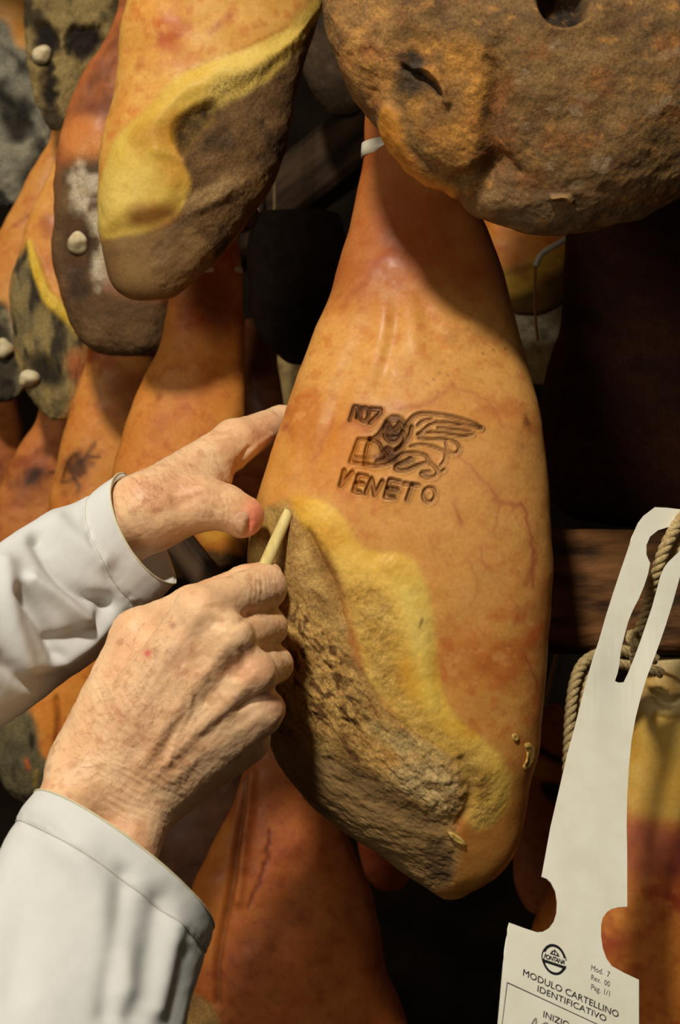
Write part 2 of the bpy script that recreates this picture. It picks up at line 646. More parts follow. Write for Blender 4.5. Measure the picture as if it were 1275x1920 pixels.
PART_LABEL = {'meat_face': 'rough dried brown meat side', 'lard_coating': 'yellow smeared lard layer',
              'brand_mark': 'burnt-in brown brand', 'mould_patch': 'grey mouldy patch'}


def pick(h, px, py):
    k = np.argmin((h['X'] - px) ** 2 + (h['Y'] - py) ** 2 + (h['front'] < 0.5) * 1e6)
    return h['co'][k], h['n'][k]


def blob(name, center, r, mat, parent, seed=0, amp=0.15, sq=(1, 1, 1), nseg=28):
    u = np.linspace(0, math.pi, nseg)
    v = np.linspace(0, 2 * math.pi, nseg * 2, endpoint=False)
    U, V = np.meshgrid(u, v, indexing='ij')
    U[0] += 1e-3
    U[-1] -= 1e-3
    p = np.stack([np.sin(U) * np.cos(V), np.sin(U) * np.sin(V), np.cos(U)], -1).reshape(-1, 3)
    rr = r * (1 + amp * 0.6 * vnoise(p * 0.9 + seed * 3.1, seed))
    co = p * rr[:, None] * np.array(sq) + np.asarray(center)
    f = grid_faces(nseg, nseg * 2)
    na = nseg * 2
    b0 = (nseg - 1) * na
    ca = np.stack([np.zeros(na - 2, int), np.arange(1, na - 1), np.arange(2, na)], 1)
    cb = np.stack([np.full(na - 2, b0), b0 + np.arange(2, na), b0 + np.arange(1, na - 1)], 1)
    return build_mesh(name, co, [f, ca, cb], mat, parent)


def knob(h, px, py, r, mat, seed, amp, label):
    c, n = pick(h, px, py)
    o = blob('femur_head', c + n * r * .35, r, mat, h['root'], seed, amp)
    o['label'] = label
    return o


def tube(name, path, radius, mat, parent=None, seg=10, closed=False, flat=None):
    """path: (n,3); radius scalar or array"""
    p = np.asarray(path, float)
    n = len(p)
    r = np.broadcast_to(np.asarray(radius, float), (n,))
    t = np.gradient(p, axis=0) if not closed else np.roll(p, -1, 0) - np.roll(p, 1, 0)
    t /= np.linalg.norm(t, axis=1, keepdims=True) + 1e-12
    a = np.zeros_like(p)
    ref = np.array([0, 1.0, 0]) if abs(t[0][1]) < 0.9 else np.array([1.0, 0, 0])
    v = ref - t[0] * (ref @ t[0])
    v /= np.linalg.norm(v)
    for i in range(n):
        v = v - t[i] * (v @ t[i])
        v /= np.linalg.norm(v)
        a[i] = v
    b = np.cross(t, a)
    th = np.linspace(0, 2 * math.pi, seg, endpoint=False)
    co = p[:, None, :] + r[:, None, None] * (np.cos(th)[None, :, None] * a[:, None, :] + np.sin(th)[None, :, None] * b[:, None, :])
    co = co.reshape(-1, 3)
    f = grid_faces(n, seg)
    fl = [f[:, ::-1]]
    if closed:
        j = np.arange(seg)
        k = (j + 1) % seg
        o = (n - 1) * seg
        fl.append(np.stack([o + j, o + k, k, j], 1))
    else:
        o = (n - 1) * seg
        fl.append(np.stack([np.zeros(seg - 2, int), np.arange(1, seg - 1), np.arange(2, seg)], 1))
        fl.append(np.stack([np.full(seg - 2, o), o + np.arange(2, seg), o + np.arange(1, seg - 1)], 1))
    return build_mesh(name, co, fl, mat, parent)


def spline_path(ctrl, n):
    c = np.asarray(ctrl, float)
    s = np.concatenate([[0], np.cumsum(np.linalg.norm(np.diff(c, axis=0), axis=1))])
    q = np.linspace(0, s[-1], n)
    c2 = chaikin(c, False, 3)
    s2 = np.concatenate([[0], np.cumsum(np.linalg.norm(np.diff(c2, axis=0), axis=1))])
    q = np.linspace(0, s2[-1], n)
    return np.stack([np.interp(q, s2, c2[:, k]) for k in range(3)], 1)


def rope(name, label, ctrl, r, pitch, parent=None, group=None, strands=3):
    p0 = np.asarray(ctrl[0], float)
    L = np.sum(np.linalg.norm(np.diff(np.asarray(ctrl, float), axis=0), axis=1))
    n = int(max(40, L / pitch * 14))
    path = spline_path(ctrl, n)
    if parent is None:
        root = empty(name, tuple(path[np.argmin(path[:, 2])]))
        tag(root, label, 'rope', group)
    else:
        root = parent
    t = np.gradient(path, axis=0)
    t /= np.linalg.norm(t, axis=1, keepdims=True)
    a = np.cross(t, np.array([0.3, 1.0, 0.1]))
    a /= np.linalg.norm(a, axis=1, keepdims=True)
    b = np.cross(t, a)
    s = np.linspace(0, L, n)
    for k in range(strands):
        ph = s / pitch * 2 * math.pi + k * 2 * math.pi / strands
        q = path + (r * 0.52) * (np.cos(ph)[:, None] * a + np.sin(ph)[:, None] * b)
        tube('strand', q, r * 0.56, M_ROPE, root, seg=8)
    return root


def box_obj(name, corners_center, size, rot, mat, label=None, cat=None, kind=None, seed=0, seg=(60, 6, 10), rough=0.0015):
    """a weathered timber: subdivided box with uneven faces and rounded arrises"""
    nx, ny, nz = seg
    import bmesh
    bm = bmesh.new()
    bmesh.ops.create_cube(bm, size=1.0)
    bmesh.ops.bevel(bm, geom=list(bm.edges), offset=0.03, segments=2, affect='EDGES')
    bmesh.ops.subdivide_edges(bm, edges=[e for e in bm.edges if abs((e.verts[0].co - e.verts[1].co).x) > 0.5], cuts=nx, use_grid_fill=True)
    bmesh.ops.subdivide_edges(bm, edges=[e for e in bm.edges if abs((e.verts[0].co - e.verts[1].co).z) > 0.5], cuts=nz, use_grid_fill=True)
    me = bpy.data.meshes.new(name)
    bm.to_mesh(me)
    bm.free()
    co = np.empty(len(me.vertices) * 3)
    me.vertices.foreach_get('co', co)
    co = co.reshape(-1, 3) * np.array(size)
    q = co * np.array([12.0, 60.0, 60.0]) + seed * 3.7
    co = co + np.stack([fbm(q, 3, seed), fbm(q + 31, 3, seed + 1), fbm(q + 67, 3, seed + 2)], 1) * rough
    me.vertices.foreach_set('co', co.ravel())
    me.polygons.foreach_set('use_smooth', np.ones(len(me.polygons), bool))
    me.update()
    me.materials.append(mat)
    o = bpy.data.objects.new(name, me)
    o.location = corners_center
    o.rotation_euler = rot
    C.objects.link(o)
    if label:
        tag(o, label, cat)
    if kind:
        o['kind'] = kind
    return o


# ------------------------------------------------------------------ the setting
def wall():
    co = np.array([[-3, 2.6, 0], [3, 2.6, 0], [3, 2.6, 3.2], [-3, 2.6, 3.2], [-3, 2.7, 0], [3, 2.7, 0], [3, 2.7, 3.2], [-3, 2.7, 3.2]])
    f = np.array([[0, 1, 2, 3], [5, 4, 7, 6], [4, 0, 3, 7], [1, 5, 6, 2], [3, 2, 6, 7], [4, 5, 1, 0]])
    o = build_mesh('wall_back', co, [f], M_WALL, smooth=False)
    o['kind'] = 'structure'
    o['label'] = 'dark plastered cellar wall behind the hanging hams'
    o['category'] = 'wall'


wall()


def floor():
    co = np.array([[-3, -2.5, 0], [3, -2.5, 0], [3, 2.7, 0], [-3, 2.7, 0], [-3, -2.5, -.1], [3, -2.5, -.1], [3, 2.7, -.1], [-3, 2.7, -.1]])
    f = np.array([[0, 1, 2, 3], [7, 6, 5, 4], [0, 4, 5, 1], [1, 5, 6, 2], [2, 6, 7, 3], [3, 7, 4, 0]])
    o = build_mesh('floor', co, [f], M_WALL, smooth=False)
    o['kind'] = 'structure'


floor()

# rack timbers
c = (P(1030, 1105, 0.965) + P(1560, 1105, 0.965)) / 2
box_obj('rack_beam', tuple(c), (0.24, 0.055, 0.082), (0, 0, 0), M_WOOD,
        'rough brown timber beam behind the white card tag', 'beam', seed=3)
a, b = P(330, 520, 1.32), P(760, 205, 1.24)
dv = b - a
box_obj('rack_beam', tuple((a + b) / 2), (float(np.linalg.norm(dv)), 0.04, 0.05),
        (0, -math.atan2(dv[2], dv[0]), math.atan2(dv[1], dv[0])), M_WOODDARK,
        'dark slanting timber in the shade between the two big upper hams', 'beam', seed=9)
a, b = P(300, 975, .965), P(430, 1135, 0.95)
dv = b - a
box_obj('rack_strut', tuple((a + b) / 2), (float(np.linalg.norm(dv)), 0.012, 0.019),
        (0, -math.atan2(dv[2], dv[0]), math.atan2(dv[1], dv[0])), M_WOODDARK,
        'narrow dark slanting strut under the hand with the bare thumb', 'strut', seed=12, seg=(30, 2, 4), rough=0.0005)

# rails the hams hang from, above the picture
for ry, seed in ((0.90, 15), (1.10, 16), (1.28, 17)):
    box_obj('rack_rail', (0.0, ry, 2.14), (1.5, 0.035, 0.045), (0, 0, 0), M_WOODDARK,
            {15: 'front timber rail above the hams', 16: 'middle timber rail above the hams', 17: 'rear timber rail above the hams'}[seed],
            'rail', seed=seed, seg=(20, 2, 3))


def hang(h, rail):
    """cord from the shank up to its rail"""
    top = h['co'][np.argmax(h['co'][:, 2])]
    a = np.array([top[0], top[1], top[2] - .004])
    b = np.array([top[0], rail, 2.125])
    tube('hanging_cord', np.linspace(a, b, 12), .0016, M_ROPE, h['root'], seg=6)

# ------------------------------------------------------------------ the branded ham in the middle
def bc(pts):          # brand drawing, traced at 3.75 x around (600, 720)
    return [(600 + x / 3.75, 720 + y / 3.75) for x, y in pts]


def ell(cx, cy, rx, ry, rot=0.0, n=20, a0=0, a1=360):
    r = math.radians(rot)
    o = []
    for i in range(n + 1):
        t = math.radians(a0 + (a1 - a0) * i / n)
        x, y = rx * math.cos(t), ry * math.sin(t)
        o.append((cx + x * math.cos(r) - y * math.sin(r), cy + x * math.sin(r) + y * math.cos(r)))
    return o


brand = []


def stroke(pts, edge=2.6, deep=0.0010, smooth=1, op=1.0, c=(150, 84, 34)):
    brand.append(dict(pts=bc(pts), w=7, edge=edge, deep=deep, smooth=smooth, op=op, c=c, part='brand_mark'))


LT = dict(edge=3.3, deep=0.0013, smooth=0)
stroke([(170, 605), (143, 712), (226, 618)], **LT)
stroke([(332, 650), (272, 638), (235, 752), (282, 762)], **LT)
stroke([(256, 695), (304, 703)], **LT)
stroke([(322, 768), (362, 665), (386, 782), (438, 682)], **LT)
stroke([(566, 688), (492, 672), (458, 794), (522, 800)], **LT)
stroke([(478, 732), (545, 742)], **LT)
stroke([(594, 700), (696, 714)], **LT)
stroke([(648, 712), (612, 815)], **LT)
stroke(ell(770, 780, 42, 52, 12), edge=2.8, deep=0.0012, smooth=0)
# small mark above the book
stroke([(205, 252), (238, 152), (262, 156), (258, 236)], edge=2.2, smooth=0)
stroke([(258, 236), (286, 160)], edge=2.2, smooth=0)
stroke(ell(312, 212, 28, 50, 10), edge=2.2, smooth=0)
stroke([(358, 172), (428, 178), (420, 206), (352, 272)], edge=3.0, smooth=0)
# the lion: mane and head
stroke([(600, 300), (585, 250), (520, 225), (470, 250), (440, 320), (400, 370), (350, 390)], edge=2.8)
stroke(ell(515, 330, 62, 78, 15), edge=2.8)
stroke(ell(490, 318, 14, 16), edge=1.8)
stroke(ell(535, 318, 14, 16), edge=1.8)
stroke([(480, 362), (510, 378), (545, 362)], edge=2.2)
stroke([(470, 262), (492, 292)], edge=2.0)
stroke([(560, 262), (545, 292)], edge=2.0)
stroke([(585, 330), (600, 380), (570, 440), (520, 470), (470, 450)], edge=3.0)
# book
stroke([(212, 545), (268, 388), (345, 388), (322, 470), (312, 565), (212, 548)], edge=2.6, smooth=0)
stroke([(345, 388), (415, 410), (440, 470)], edge=2.4)
stroke([(240, 515), (318, 520)], edge=1.6, smooth=0)
# chest, belly, legs, tail
stroke([(312, 565), (420, 578), (520, 545), (575, 490), (660, 482), (750, 500), (765, 545), (822, 592), (832, 632), (790, 662), (722, 648), (708, 624), (768, 618)], edge=2.8)
stroke([(640, 520), (590, 552), (535, 572), (530, 604), (600, 612), (690, 570), (742, 556)], edge=2.8)
stroke([(450, 470), (480, 520), (400, 545)], edge=3.0)
stroke([(530, 468), (600, 420), (640, 340), (645, 300)], edge=2.8)
stroke([(640, 440), (700, 425), (770, 432), (850, 460), (885, 480), (880, 540), (850, 572)], edge=2.2)
# wing
stroke([(600, 300), (640, 240), (700, 206), (800, 212), (900, 226), (1000, 252), (1085, 280), (1130, 312)], edge=3.0)
stroke([(1130, 312), (1080, 300), (960, 284), (830, 268), (770, 290), (720, 336), (690, 350)], edge=2.6)
stroke([(690, 290), (720, 262), (790, 246)], edge=2.4)
stroke([(690, 360), (780, 340), (900, 350), (1000, 372), (1070, 358)], edge=2.6)
stroke([(830, 310), (950, 322), (1060, 334)], edge=2.0)
stroke([(700, 380), (780, 392), (860, 384), (940, 402), (985, 440), (970, 484), (925, 492), (895, 462), (888, 410)], edge=2.4)
stroke([(880, 600), (850, 620)], edge=1.6)

veins = []
for pts, w, o in [
    ([(752, 768), (790, 758), (818, 744), (848, 722)], 4.5, .55), ([(848, 724), (880, 735), (905, 742), (930, 775), (942, 800)], 3.0, .4),
    ([(858, 856), (880, 874), (902, 898), (930, 930)], 3.2, .75), ([(930, 936), (952, 942), (978, 944)], 4.5, .8),
    ([(978, 944), (990, 975), (998, 1020), (1000, 1060), (998, 1100)], 3.6, .7), ([(850, 938), (856, 960), (866, 982)], 3.2, .75),
    ([(936, 942), (934, 968), (926, 992)], 2.6, .45), ([(905, 1030), (900, 1050), (915, 1062)], 3, .4),
    ([(640, 800), (655, 785), (690, 806)], 7, .45), ([(626, 775), (600, 830), (590, 860)], 5, .35),
    ([(985, 1100), (1002, 1060), (1004, 1040)], 5, .5), ([(980, 1230), (1000, 1262), (1008, 1290)], 4, .45),
    ([(530, 800), (542, 797)], 5, .5), ([(640, 575), (670, 545), (690, 520)], 7, .4), ([(700, 500), (720, 480)], 8, .35),
    ([(880, 1060), (900, 1085), (890, 1120)], 3.5, .25), ([(950, 1110), (975, 1140), (965, 1170)], 3.5, .3),
]:
    wp = wob(pts, 2.2)
    veins.append(dict(pts=wp, w=w * .9, c=(140, 38, 34), op=min(.85, o * 1.1), warp=2.5))
    veins.append(dict(pts=wp, w=w * 2.4, c=(168, 70, 46), op=.35 * o, warp=3))
    for _s in range(2):
        k = (3 * len(wp) // (4 + 3 * _s))
        a = wp[min(k, len(wp) - 1)]
        sg = 1 if _s else -1
        veins.append(dict(pts=wob([a, (a[0] + sg * 9, a[1] + 14), (a[0] + sg * 14, a[1] + 30)], 2), w=w * .6, c=(160, 60, 44), op=.4 * o, warp=2))
for x, y in [(812, 712), (822, 700), (838, 704), (925, 655), (905, 662), (948, 652), (800, 720), (820, 735)]:
    veins.append(dict(pts=[(x, y), (x + 2, y + 1)], w=2.0, c=(60, 34, 20), op=.8, smooth=0))
veins.append(dict(pts=[(533, 967), (541, 969)], w=6, c=(52, 34, 16), op=.9, smooth=0, lift=-0.002))
veins.append(dict(pts=[(786, 1175), (791, 1160)], w=3.0, c=(84, 52, 20), op=.9, smooth=0))
folds = [
    dict(pts=[(866, 1425), (885, 1465), (881, 1510), (858, 1548)], w=8, lift=-0.002, c=(100, 72, 40), op=.6),
    dict(pts=[(724, 530), (722, 600), (708, 670), (686, 740)], w=18, lift=0.00140, fade=1),
    dict(pts=[(744, 550), (740, 620), (722, 690), (698, 755)], w=14, lift=-0.00127, fade=1),
    dict(pts=[(762, 545), (772, 610), (784, 690)], w=20, lift=0.00166, fade=1),
    dict(pts=[(780, 550), (806, 600), (845, 660)], w=18, lift=-0.00127, fade=1),
    dict(pts=[(690, 590), (662, 660), (628, 760), (596, 850), (572, 945)], w=18, lift=-0.00127, fade=1),
    dict(pts=[(668, 590), (636, 670), (602, 760), (574, 850), (552, 940)], w=16, lift=0.00089, fade=1),
    dict(pts=[(562, 740), (548, 850), (538, 930), (534, 985)], w=15, lift=0.00102, fade=1),
    dict(pts=[(580, 780), (564, 880), (552, 960)], w=11, lift=-0.00089, fade=1),
    dict(pts=[(545, 740), (526, 850), (514, 950)], w=12, lift=-0.00064, fade=1),
]


def main_tint(col, X, Y, co, front):
    r = sstep(0.0, 0.5, fbm(co * 70 + 4, 4, 301)) * sstep(820, 960, X) * sstep(950, 1150, Y) * sstep(1480, 1380, Y)
    r = r[:, None] * 0.6
    col = col * (1 - r) + lin((188, 84, 34))[None, :] * r
    # neck is redder and darker, shade of the ham above partly painted in
    k = sstep(640, 480, Y) * (0.82 + 0.4 * fbm(co * 24, 3, 302))
    k = np.clip(k, 0, 0.9)[:, None]
    col = col * (1 - k) + lin((150, 70, 28))[None, :] * k
    # pale flank
    p = np.exp(-((X - 870) / 130) ** 2 - ((Y - 900) / 190) ** 2) * (0.5 + 0.3 * fbm(co * 40, 3, 303))
    p = np.clip(p, 0, 0.7)[:, None]
    col = col * (1 - p) + lin((216, 158, 96))[None, :] * p
    # scorched zone around the head of the lion
    s = np.exp(-((X - 728) / 28) ** 2 - ((Y - 820) / 30) ** 2) * 0.85 + np.exp(-((X - 716) / 28) ** 2 - ((Y - 854) / 13) ** 2) * 0.9
    s = s + np.exp(-((X - 762) / 24) ** 2 - ((Y - 868) / 9) ** 2) * 0.55
    s = s + np.exp(-((X - 735) / 16) ** 2 - ((Y - 920) / 14) ** 2) * 0.45
    s = s + np.exp(-((X - 690) / 26) ** 2 - ((Y - 772) / 12) ** 2) * 0.4
    s = np.clip(s * 1.3 * (0.8 + 0.9 * fbm(co * 200, 3, 304)), 0, 0.95)[:, None]
    col = col * (1 - s) + lin((52, 30, 22))[None, :] * s
    # warm stain around the brand
    s = np.exp(-((X - 650) / 60) ** 2 - ((Y - 860) / 70) ** 2) * 0.45
    s = s[:, None]
    col = col * (1 - s) + lin((206, 122, 30))[None, :] * s
    # dark bruises on the right
    b = np.exp(-((X - 985) / 26) ** 2 - ((Y - 790) / 60) ** 2) * sstep(-0.1, 0.5, fbm(co * 90, 4, 305)) * 0.7
    b = b + np.exp(-((X - 860) / 60) ** 2 - ((Y - 600) / 60) ** 2) * sstep(0.0, 0.5, fbm(co * 60, 4, 306)) * 0.5
    b = np.clip(b, 0, .8)[:, None]
    col = col * (1 - b) + lin((92, 46, 26))[None, :] * b
    return col


main_rows = [(60, 712, 800), (150, 694, 812), (200, 686, 820), (262, 681, 832), (290, 680, 842), (340, 673, 870), (420, 657, 912),
             (500, 635, 938), (560, 618, 955), (620, 590, 972), (700, 558, 995), (780, 532, 1012), (850, 508, 1022), (900, 494, 1028),
             (950, 480, 1032), (1000, 469, 1034), (1060, 463, 1034), (1120, 464, 1032), (1200, 470, 1027), (1280, 480, 1021),
             (1350, 491, 1014), (1411, 506, 1007), (1465, 540, 995), (1528, 602, 984), (1577, 667, 973), (1606, 712, 962),
             (1635, 752, 942), (1659, 790, 912), (1677, 822, 880), (1686, 842, 858)]
meat_poly = [(470, 985), (498, 962), (528, 940), (552, 950), (575, 985), (612, 1060), (640, 1110), (650, 1170), (665, 1240), (720, 1330),
             (800, 1380), (862, 1420), (880, 1460), (868, 1510), (845, 1545), (870, 1590), (850, 1650), (840, 1665), (780, 1665), (640, 1580), (520, 1470), (480, 1400), (440, 1200)]
lard_poly = [(548, 925), (585, 932), (625, 950), (655, 985), (672, 1018), (700, 1036), (750, 1030), (788, 1060), (806, 1110), (816, 1180),
             (824, 1260), (838, 1325), (880, 1365), (930, 1408), (958, 1452), (962, 1500), (940, 1540), (905, 1560), (872, 1545), (880, 1490),
             (868, 1440), (810, 1390), (740, 1345), (690, 1275), (668, 1200), (655, 1120), (632, 1080), (600, 1040), (572, 990), (548, 955)]
MAIN_LAYERS = [
    dict(poly=[(560, 770), (700, 740), (560, 1000), (440, 1000), (490, 880)], pal=((196, 132, 56), (206, 150, 70), (180, 104, 44)), f=40, w=10, op=.6, ns=40, st=(3, 1, 0.5)),
    # pale brown skin below the lard
    dict(poly=[(965, 1430), (1020, 1380), (1010, 1560), (950, 1640), (850, 1710), (820, 1640), (860, 1560), (930, 1540)], pal=((182, 122, 54), (196, 138, 64), (150, 92, 42)), f=30, op=.85, ns=40),
    dict(poly=meat_poly, pal=((160, 122, 66), (188, 152, 88), (112, 80, 42)), f=9, w=10, w2=4, ns=95, dark=1.3, darkoff=0.0, meat=.9, rough=0.0012, rs=190, lift=-0.001, part='meat_face', ang=35, fu=.6),
    # streaky fibres in the middle of the face
    dict(poly=[(545, 1170), (640, 1190), (700, 1310), (830, 1395), (872, 1460), (850, 1530), (740, 1490), (650, 1420), (570, 1350), (535, 1250)],
         pal=((172, 126, 62), (204, 162, 92), (108, 70, 34)), f=30, w=14, w2=7, ns=300, dark=1.8, darkoff=0.0, meat=1, rough=0.0018, rs=230, lift=0.0018, ang=48, fu=.38),
    dict(poly=[(535, 1120), (600, 1130), (650, 1220), (700, 1310), (690, 1380), (620, 1380), (550, 1320), (530, 1230)],
         pal=((176, 134, 70), (206, 168, 98), (96, 62, 32)), f=26, w=14, w2=8, ns=480, dark=2.0, darkoff=0.0, meat=1, op=.85, rough=0.0012, rs=330, ang=48, fu=.6),
    # duller band along the lower rim
    dict(poly=[(495, 1385), (560, 1400), (640, 1440), (740, 1515), (850, 1565), (866, 1640), (800, 1680), (640, 1600), (510, 1480)],
         pal=((146, 114, 70), (164, 132, 86), (104, 82, 54)), f=22, w=12, w2=4, ns=50, dark=1.0, meat=0.35, op=0.92, rough=-0.0005, lift=-0.001, ang=40, fu=.5),
    dict(poly=[(590, 1410), (680, 1440), (760, 1500), (846, 1548), (800, 1566), (700, 1500), (620, 1450)], pal=((124, 98, 62), (140, 112, 74), (92, 70, 46)), f=16, w=10, w2=5, op=.75, lift=-0.001, ang=40, fu=.5),
    dict(poly=[(700, 1455), (770, 1415), (830, 1425), (868, 1465), (852, 1520), (790, 1525)], pal=((180, 146, 90), (206, 178, 124), (142, 106, 58)), f=20, w=12, w2=6, ns=150, op=.9, meat=.8, rough=0.0014, rs=230, lift=0.001, ang=48, fu=.5),
    dict(poly=[(680, 1340), (780, 1385), (830, 1400), (862, 1430), (780, 1425), (690, 1385)], pal=((178, 150, 92), (198, 174, 114), (134, 102, 54)), f=14, w=8, w2=5, ns=150, op=.75, meat=.8, rough=0.0014, ang=40, fu=.5),
    dict(poly=[(796, 1575), (845, 1590), (857, 1630), (838, 1662), (800, 1650)], pal=((112, 86, 56), (126, 98, 66), (88, 66, 44)), f=10, w=4, op=.85),
    # greyish rim beside the probe
    dict(poly=[(462, 1010), (490, 960), (520, 945), (535, 985), (520, 1060), (470, 1090)], pal=((164, 132, 66), (182, 150, 84), (118, 94, 52)), f=8, w=6, ns=120, meat=.6),
    dict(poly=lard_poly, pal=((222, 174, 66), (230, 190, 92), (206, 150, 52)), f=9, w=7, w2=2, ns=45, meat=0.1, lift=0.0011, lw=34, rough=0.0003, rs=220, part='lard_coating'),
    # browner, grainy inner border of the lard
    dict(poly=[(575, 985), (612, 1030), (640, 1085), (690, 1085), (735, 1115), (748, 1190), (740, 1260), (770, 1330), (840, 1370), (900, 1420), (930, 1480), (920, 1540),
               (880, 1550), (885, 1480), (860, 1425), (790, 1375), (720, 1320), (680, 1240), (655, 1160), (610, 1095)],
         pal=((178, 136, 62), (206, 168, 90), (146, 102, 46)), f=26, w=14, w2=7, ns=110, dark=1.2, op=.85, meat=0.7, rough=0.0007, rs=260),
    # the trough between the two ridges of fat
    dict(poly=[(570, 985), (606, 1030), (634, 1085), (650, 1150), (638, 1160), (612, 1100), (588, 1055)], pal=((136, 90, 42), (154, 108, 52), (104, 64, 30)), f=14, w=4, op=.75, lift=-0.004),
    dict(poly=[(705, 1045), (760, 1045), (795, 1090), (806, 1180), (812, 1260), (826, 1330), (800, 1330), (770, 1230), (755, 1130), (720, 1080)], pal=((224, 190, 84), (230, 202, 108), (212, 170, 70)), f=16, w=5, op=.8, lift=0.0010),
]
HAM = ham('branded_ham', 'big orange ham with a burnt winged lion brand, gripped by both hands', main_rows,
          [(60, .875), (420, .868), (800, .852), (1686, .85)], MAIN_LAYERS, folds + veins + brand,
          base=((204, 132, 62), (214, 150, 82), (186, 102, 46)), rf=0.58, rb=0.42, nf=430, nb=60, nr=860, lump=0.0015, seed=3, ey=0.85,
          base_ns=24, tint_noise=main_tint)


hang(HAM, .90)


# white plastic tie round its shank
def ham_band(h, rows, dd, y0, y1, slope, parent, rf, rb, name='plastic_tie', mat=None, grow=3, ey=0.85):
    r = np.array(rows, float)
    th = np.linspace(math.pi, -math.pi, 96, endpoint=False)
    rings = []
    for yy, gr in ((y0, grow * .3), (y0, grow), ((y0 + y1) / 2, grow * 1.25), (y1, grow), (y1, grow * .3)):
        xl, xr = np.interp(yy, r[:, 0], r[:, 1]), np.interp(yy, r[:, 0], r[:, 2])
        cx, w = (xl + xr) / 2, (xr - xl) / 2
        st = np.sin(th)
        px = cx + (w + gr) * np.cos(th)
        fr = np.where(st >= 0, rf, -rb)
        d = dd - ((w + gr) * dd / FPX) * fr * np.abs(st) ** ey
        pyy = yy + slope * np.cos(th) + 0 * th
        rings.append(np.stack([(px - 637.5) * dd / FPX, d, ZC + (960 - pyy) * dd / FPX], 1))
    g = np.array(rings)
    f = grid_faces(len(rings), 96)
    j = np.arange(96)
    k = (j + 1) % 96
    o = (len(rings) - 1) * 96
    return build_mesh(name, g.reshape(-1, 3), [f, np.stack([o + j, j, k, o + k], 1)], mat or M_PLASTIC, parent)


ham_band(HAM, main_rows, 0.872, 262, 288, -8, HAM['root'], 0.58, 0.42)['label'] = 'white plastic tie round the shank'


def flake(h, pts, thick, parent, ring=0.0):
    """a curled flake of dried fat lying on the surface"""
    pts = chaikin(pts, True, 2)
    cx, cy = pts.mean(0)
    co, faces = [], []
    ks = (1.0, 0.86, 0.6, 0.3)
    n = len(pts)
    for li, k in enumerate(ks):
        for x, y in pts:
            c, nn = pick(h, cx + (x - cx) * k, cy + (y - cy) * k)
            p = P(cx + (x - cx) * k, cy + (y - cy) * k, c[1])
            lift = (0.0001, thick, thick * (1 - ring), thick * (1 - ring) * .8)[li]
            co.append(p + nn * lift)
    f = []
    for l in range(len(ks) - 1):
        for i in range(n):
            j = (i + 1) % n
            f.append((l * n + i, l * n + j, (l + 1) * n + j, (l + 1) * n + i))
    o = (len(ks) - 1) * n
    t = [(o, o + i, o + i + 1) for i in range(1, n - 1)]
    build_mesh('fat_flake', np.array(co), [np.array(f), np.array(t)], M_FLAKE, parent)


flake(HAM, [(958, 1376), (970, 1374), (973, 1388), (962, 1391)], 0.0012, HAM['root'])
flake(HAM, [(981, 1394), (992, 1390), (1002, 1402), (1003, 1424), (994, 1440), (982, 1446), (979, 1436), (986, 1428), (988, 1410)], 0.0014, HAM['root'], .5)
flake(HAM, [(836, 1558), (850, 1560), (868, 1572), (878, 1588), (862, 1580), (846, 1570)], 0.0016, HAM['root'])

# ------------------------------------------------------------------ the other hams
# big dark one, upper right
big_rows = [(-420, 760, 1350), (-300, 680, 1440), (-150, 620, 1490), (-40, 602, 1505), (0, 601, 1505), (60, 611, 1500), (140, 642, 1480),
            (210, 683, 1450), (260, 720, 1420), (310, 764, 1375), (350, 822, 1325), (372, 858, 1280), (400, 885, 1225), (425, 945, 1160), (438, 1010, 1100), (442, 1045, 1070)]


def big_tint(col, X, Y, co, front):
    n = fbm(co * 60, 5, 402, 0.6)
    s = sstep(0.05, 0.45, n)[:, None] * 0.55
    col = col * (1 - s) + lin((148, 90, 44))[None, :] * s
    n = fbm(co * 130 + 7, 4, 403, 0.6)
    s = sstep(0.22, 0.5, n)[:, None] * 0.6
    col = col * (1 - s) + lin((178, 126, 62))[None, :] * s
    n = fbm(co * 38 + 3, 4, 404)
    s = sstep(0.1, 0.5, n)[:, None] * 0.5
    col = col * (1 - s) + lin((84, 66, 46))[None, :] * s
    n = fbm(co * 75 + 13, 3, 405)
    s = sstep(0.35, 0.5, n)[:, None] * 0.55 * sstep(900, 1000, X)[:, None]
    return col * (1 - s) + lin((156, 134, 104))[None, :] * s


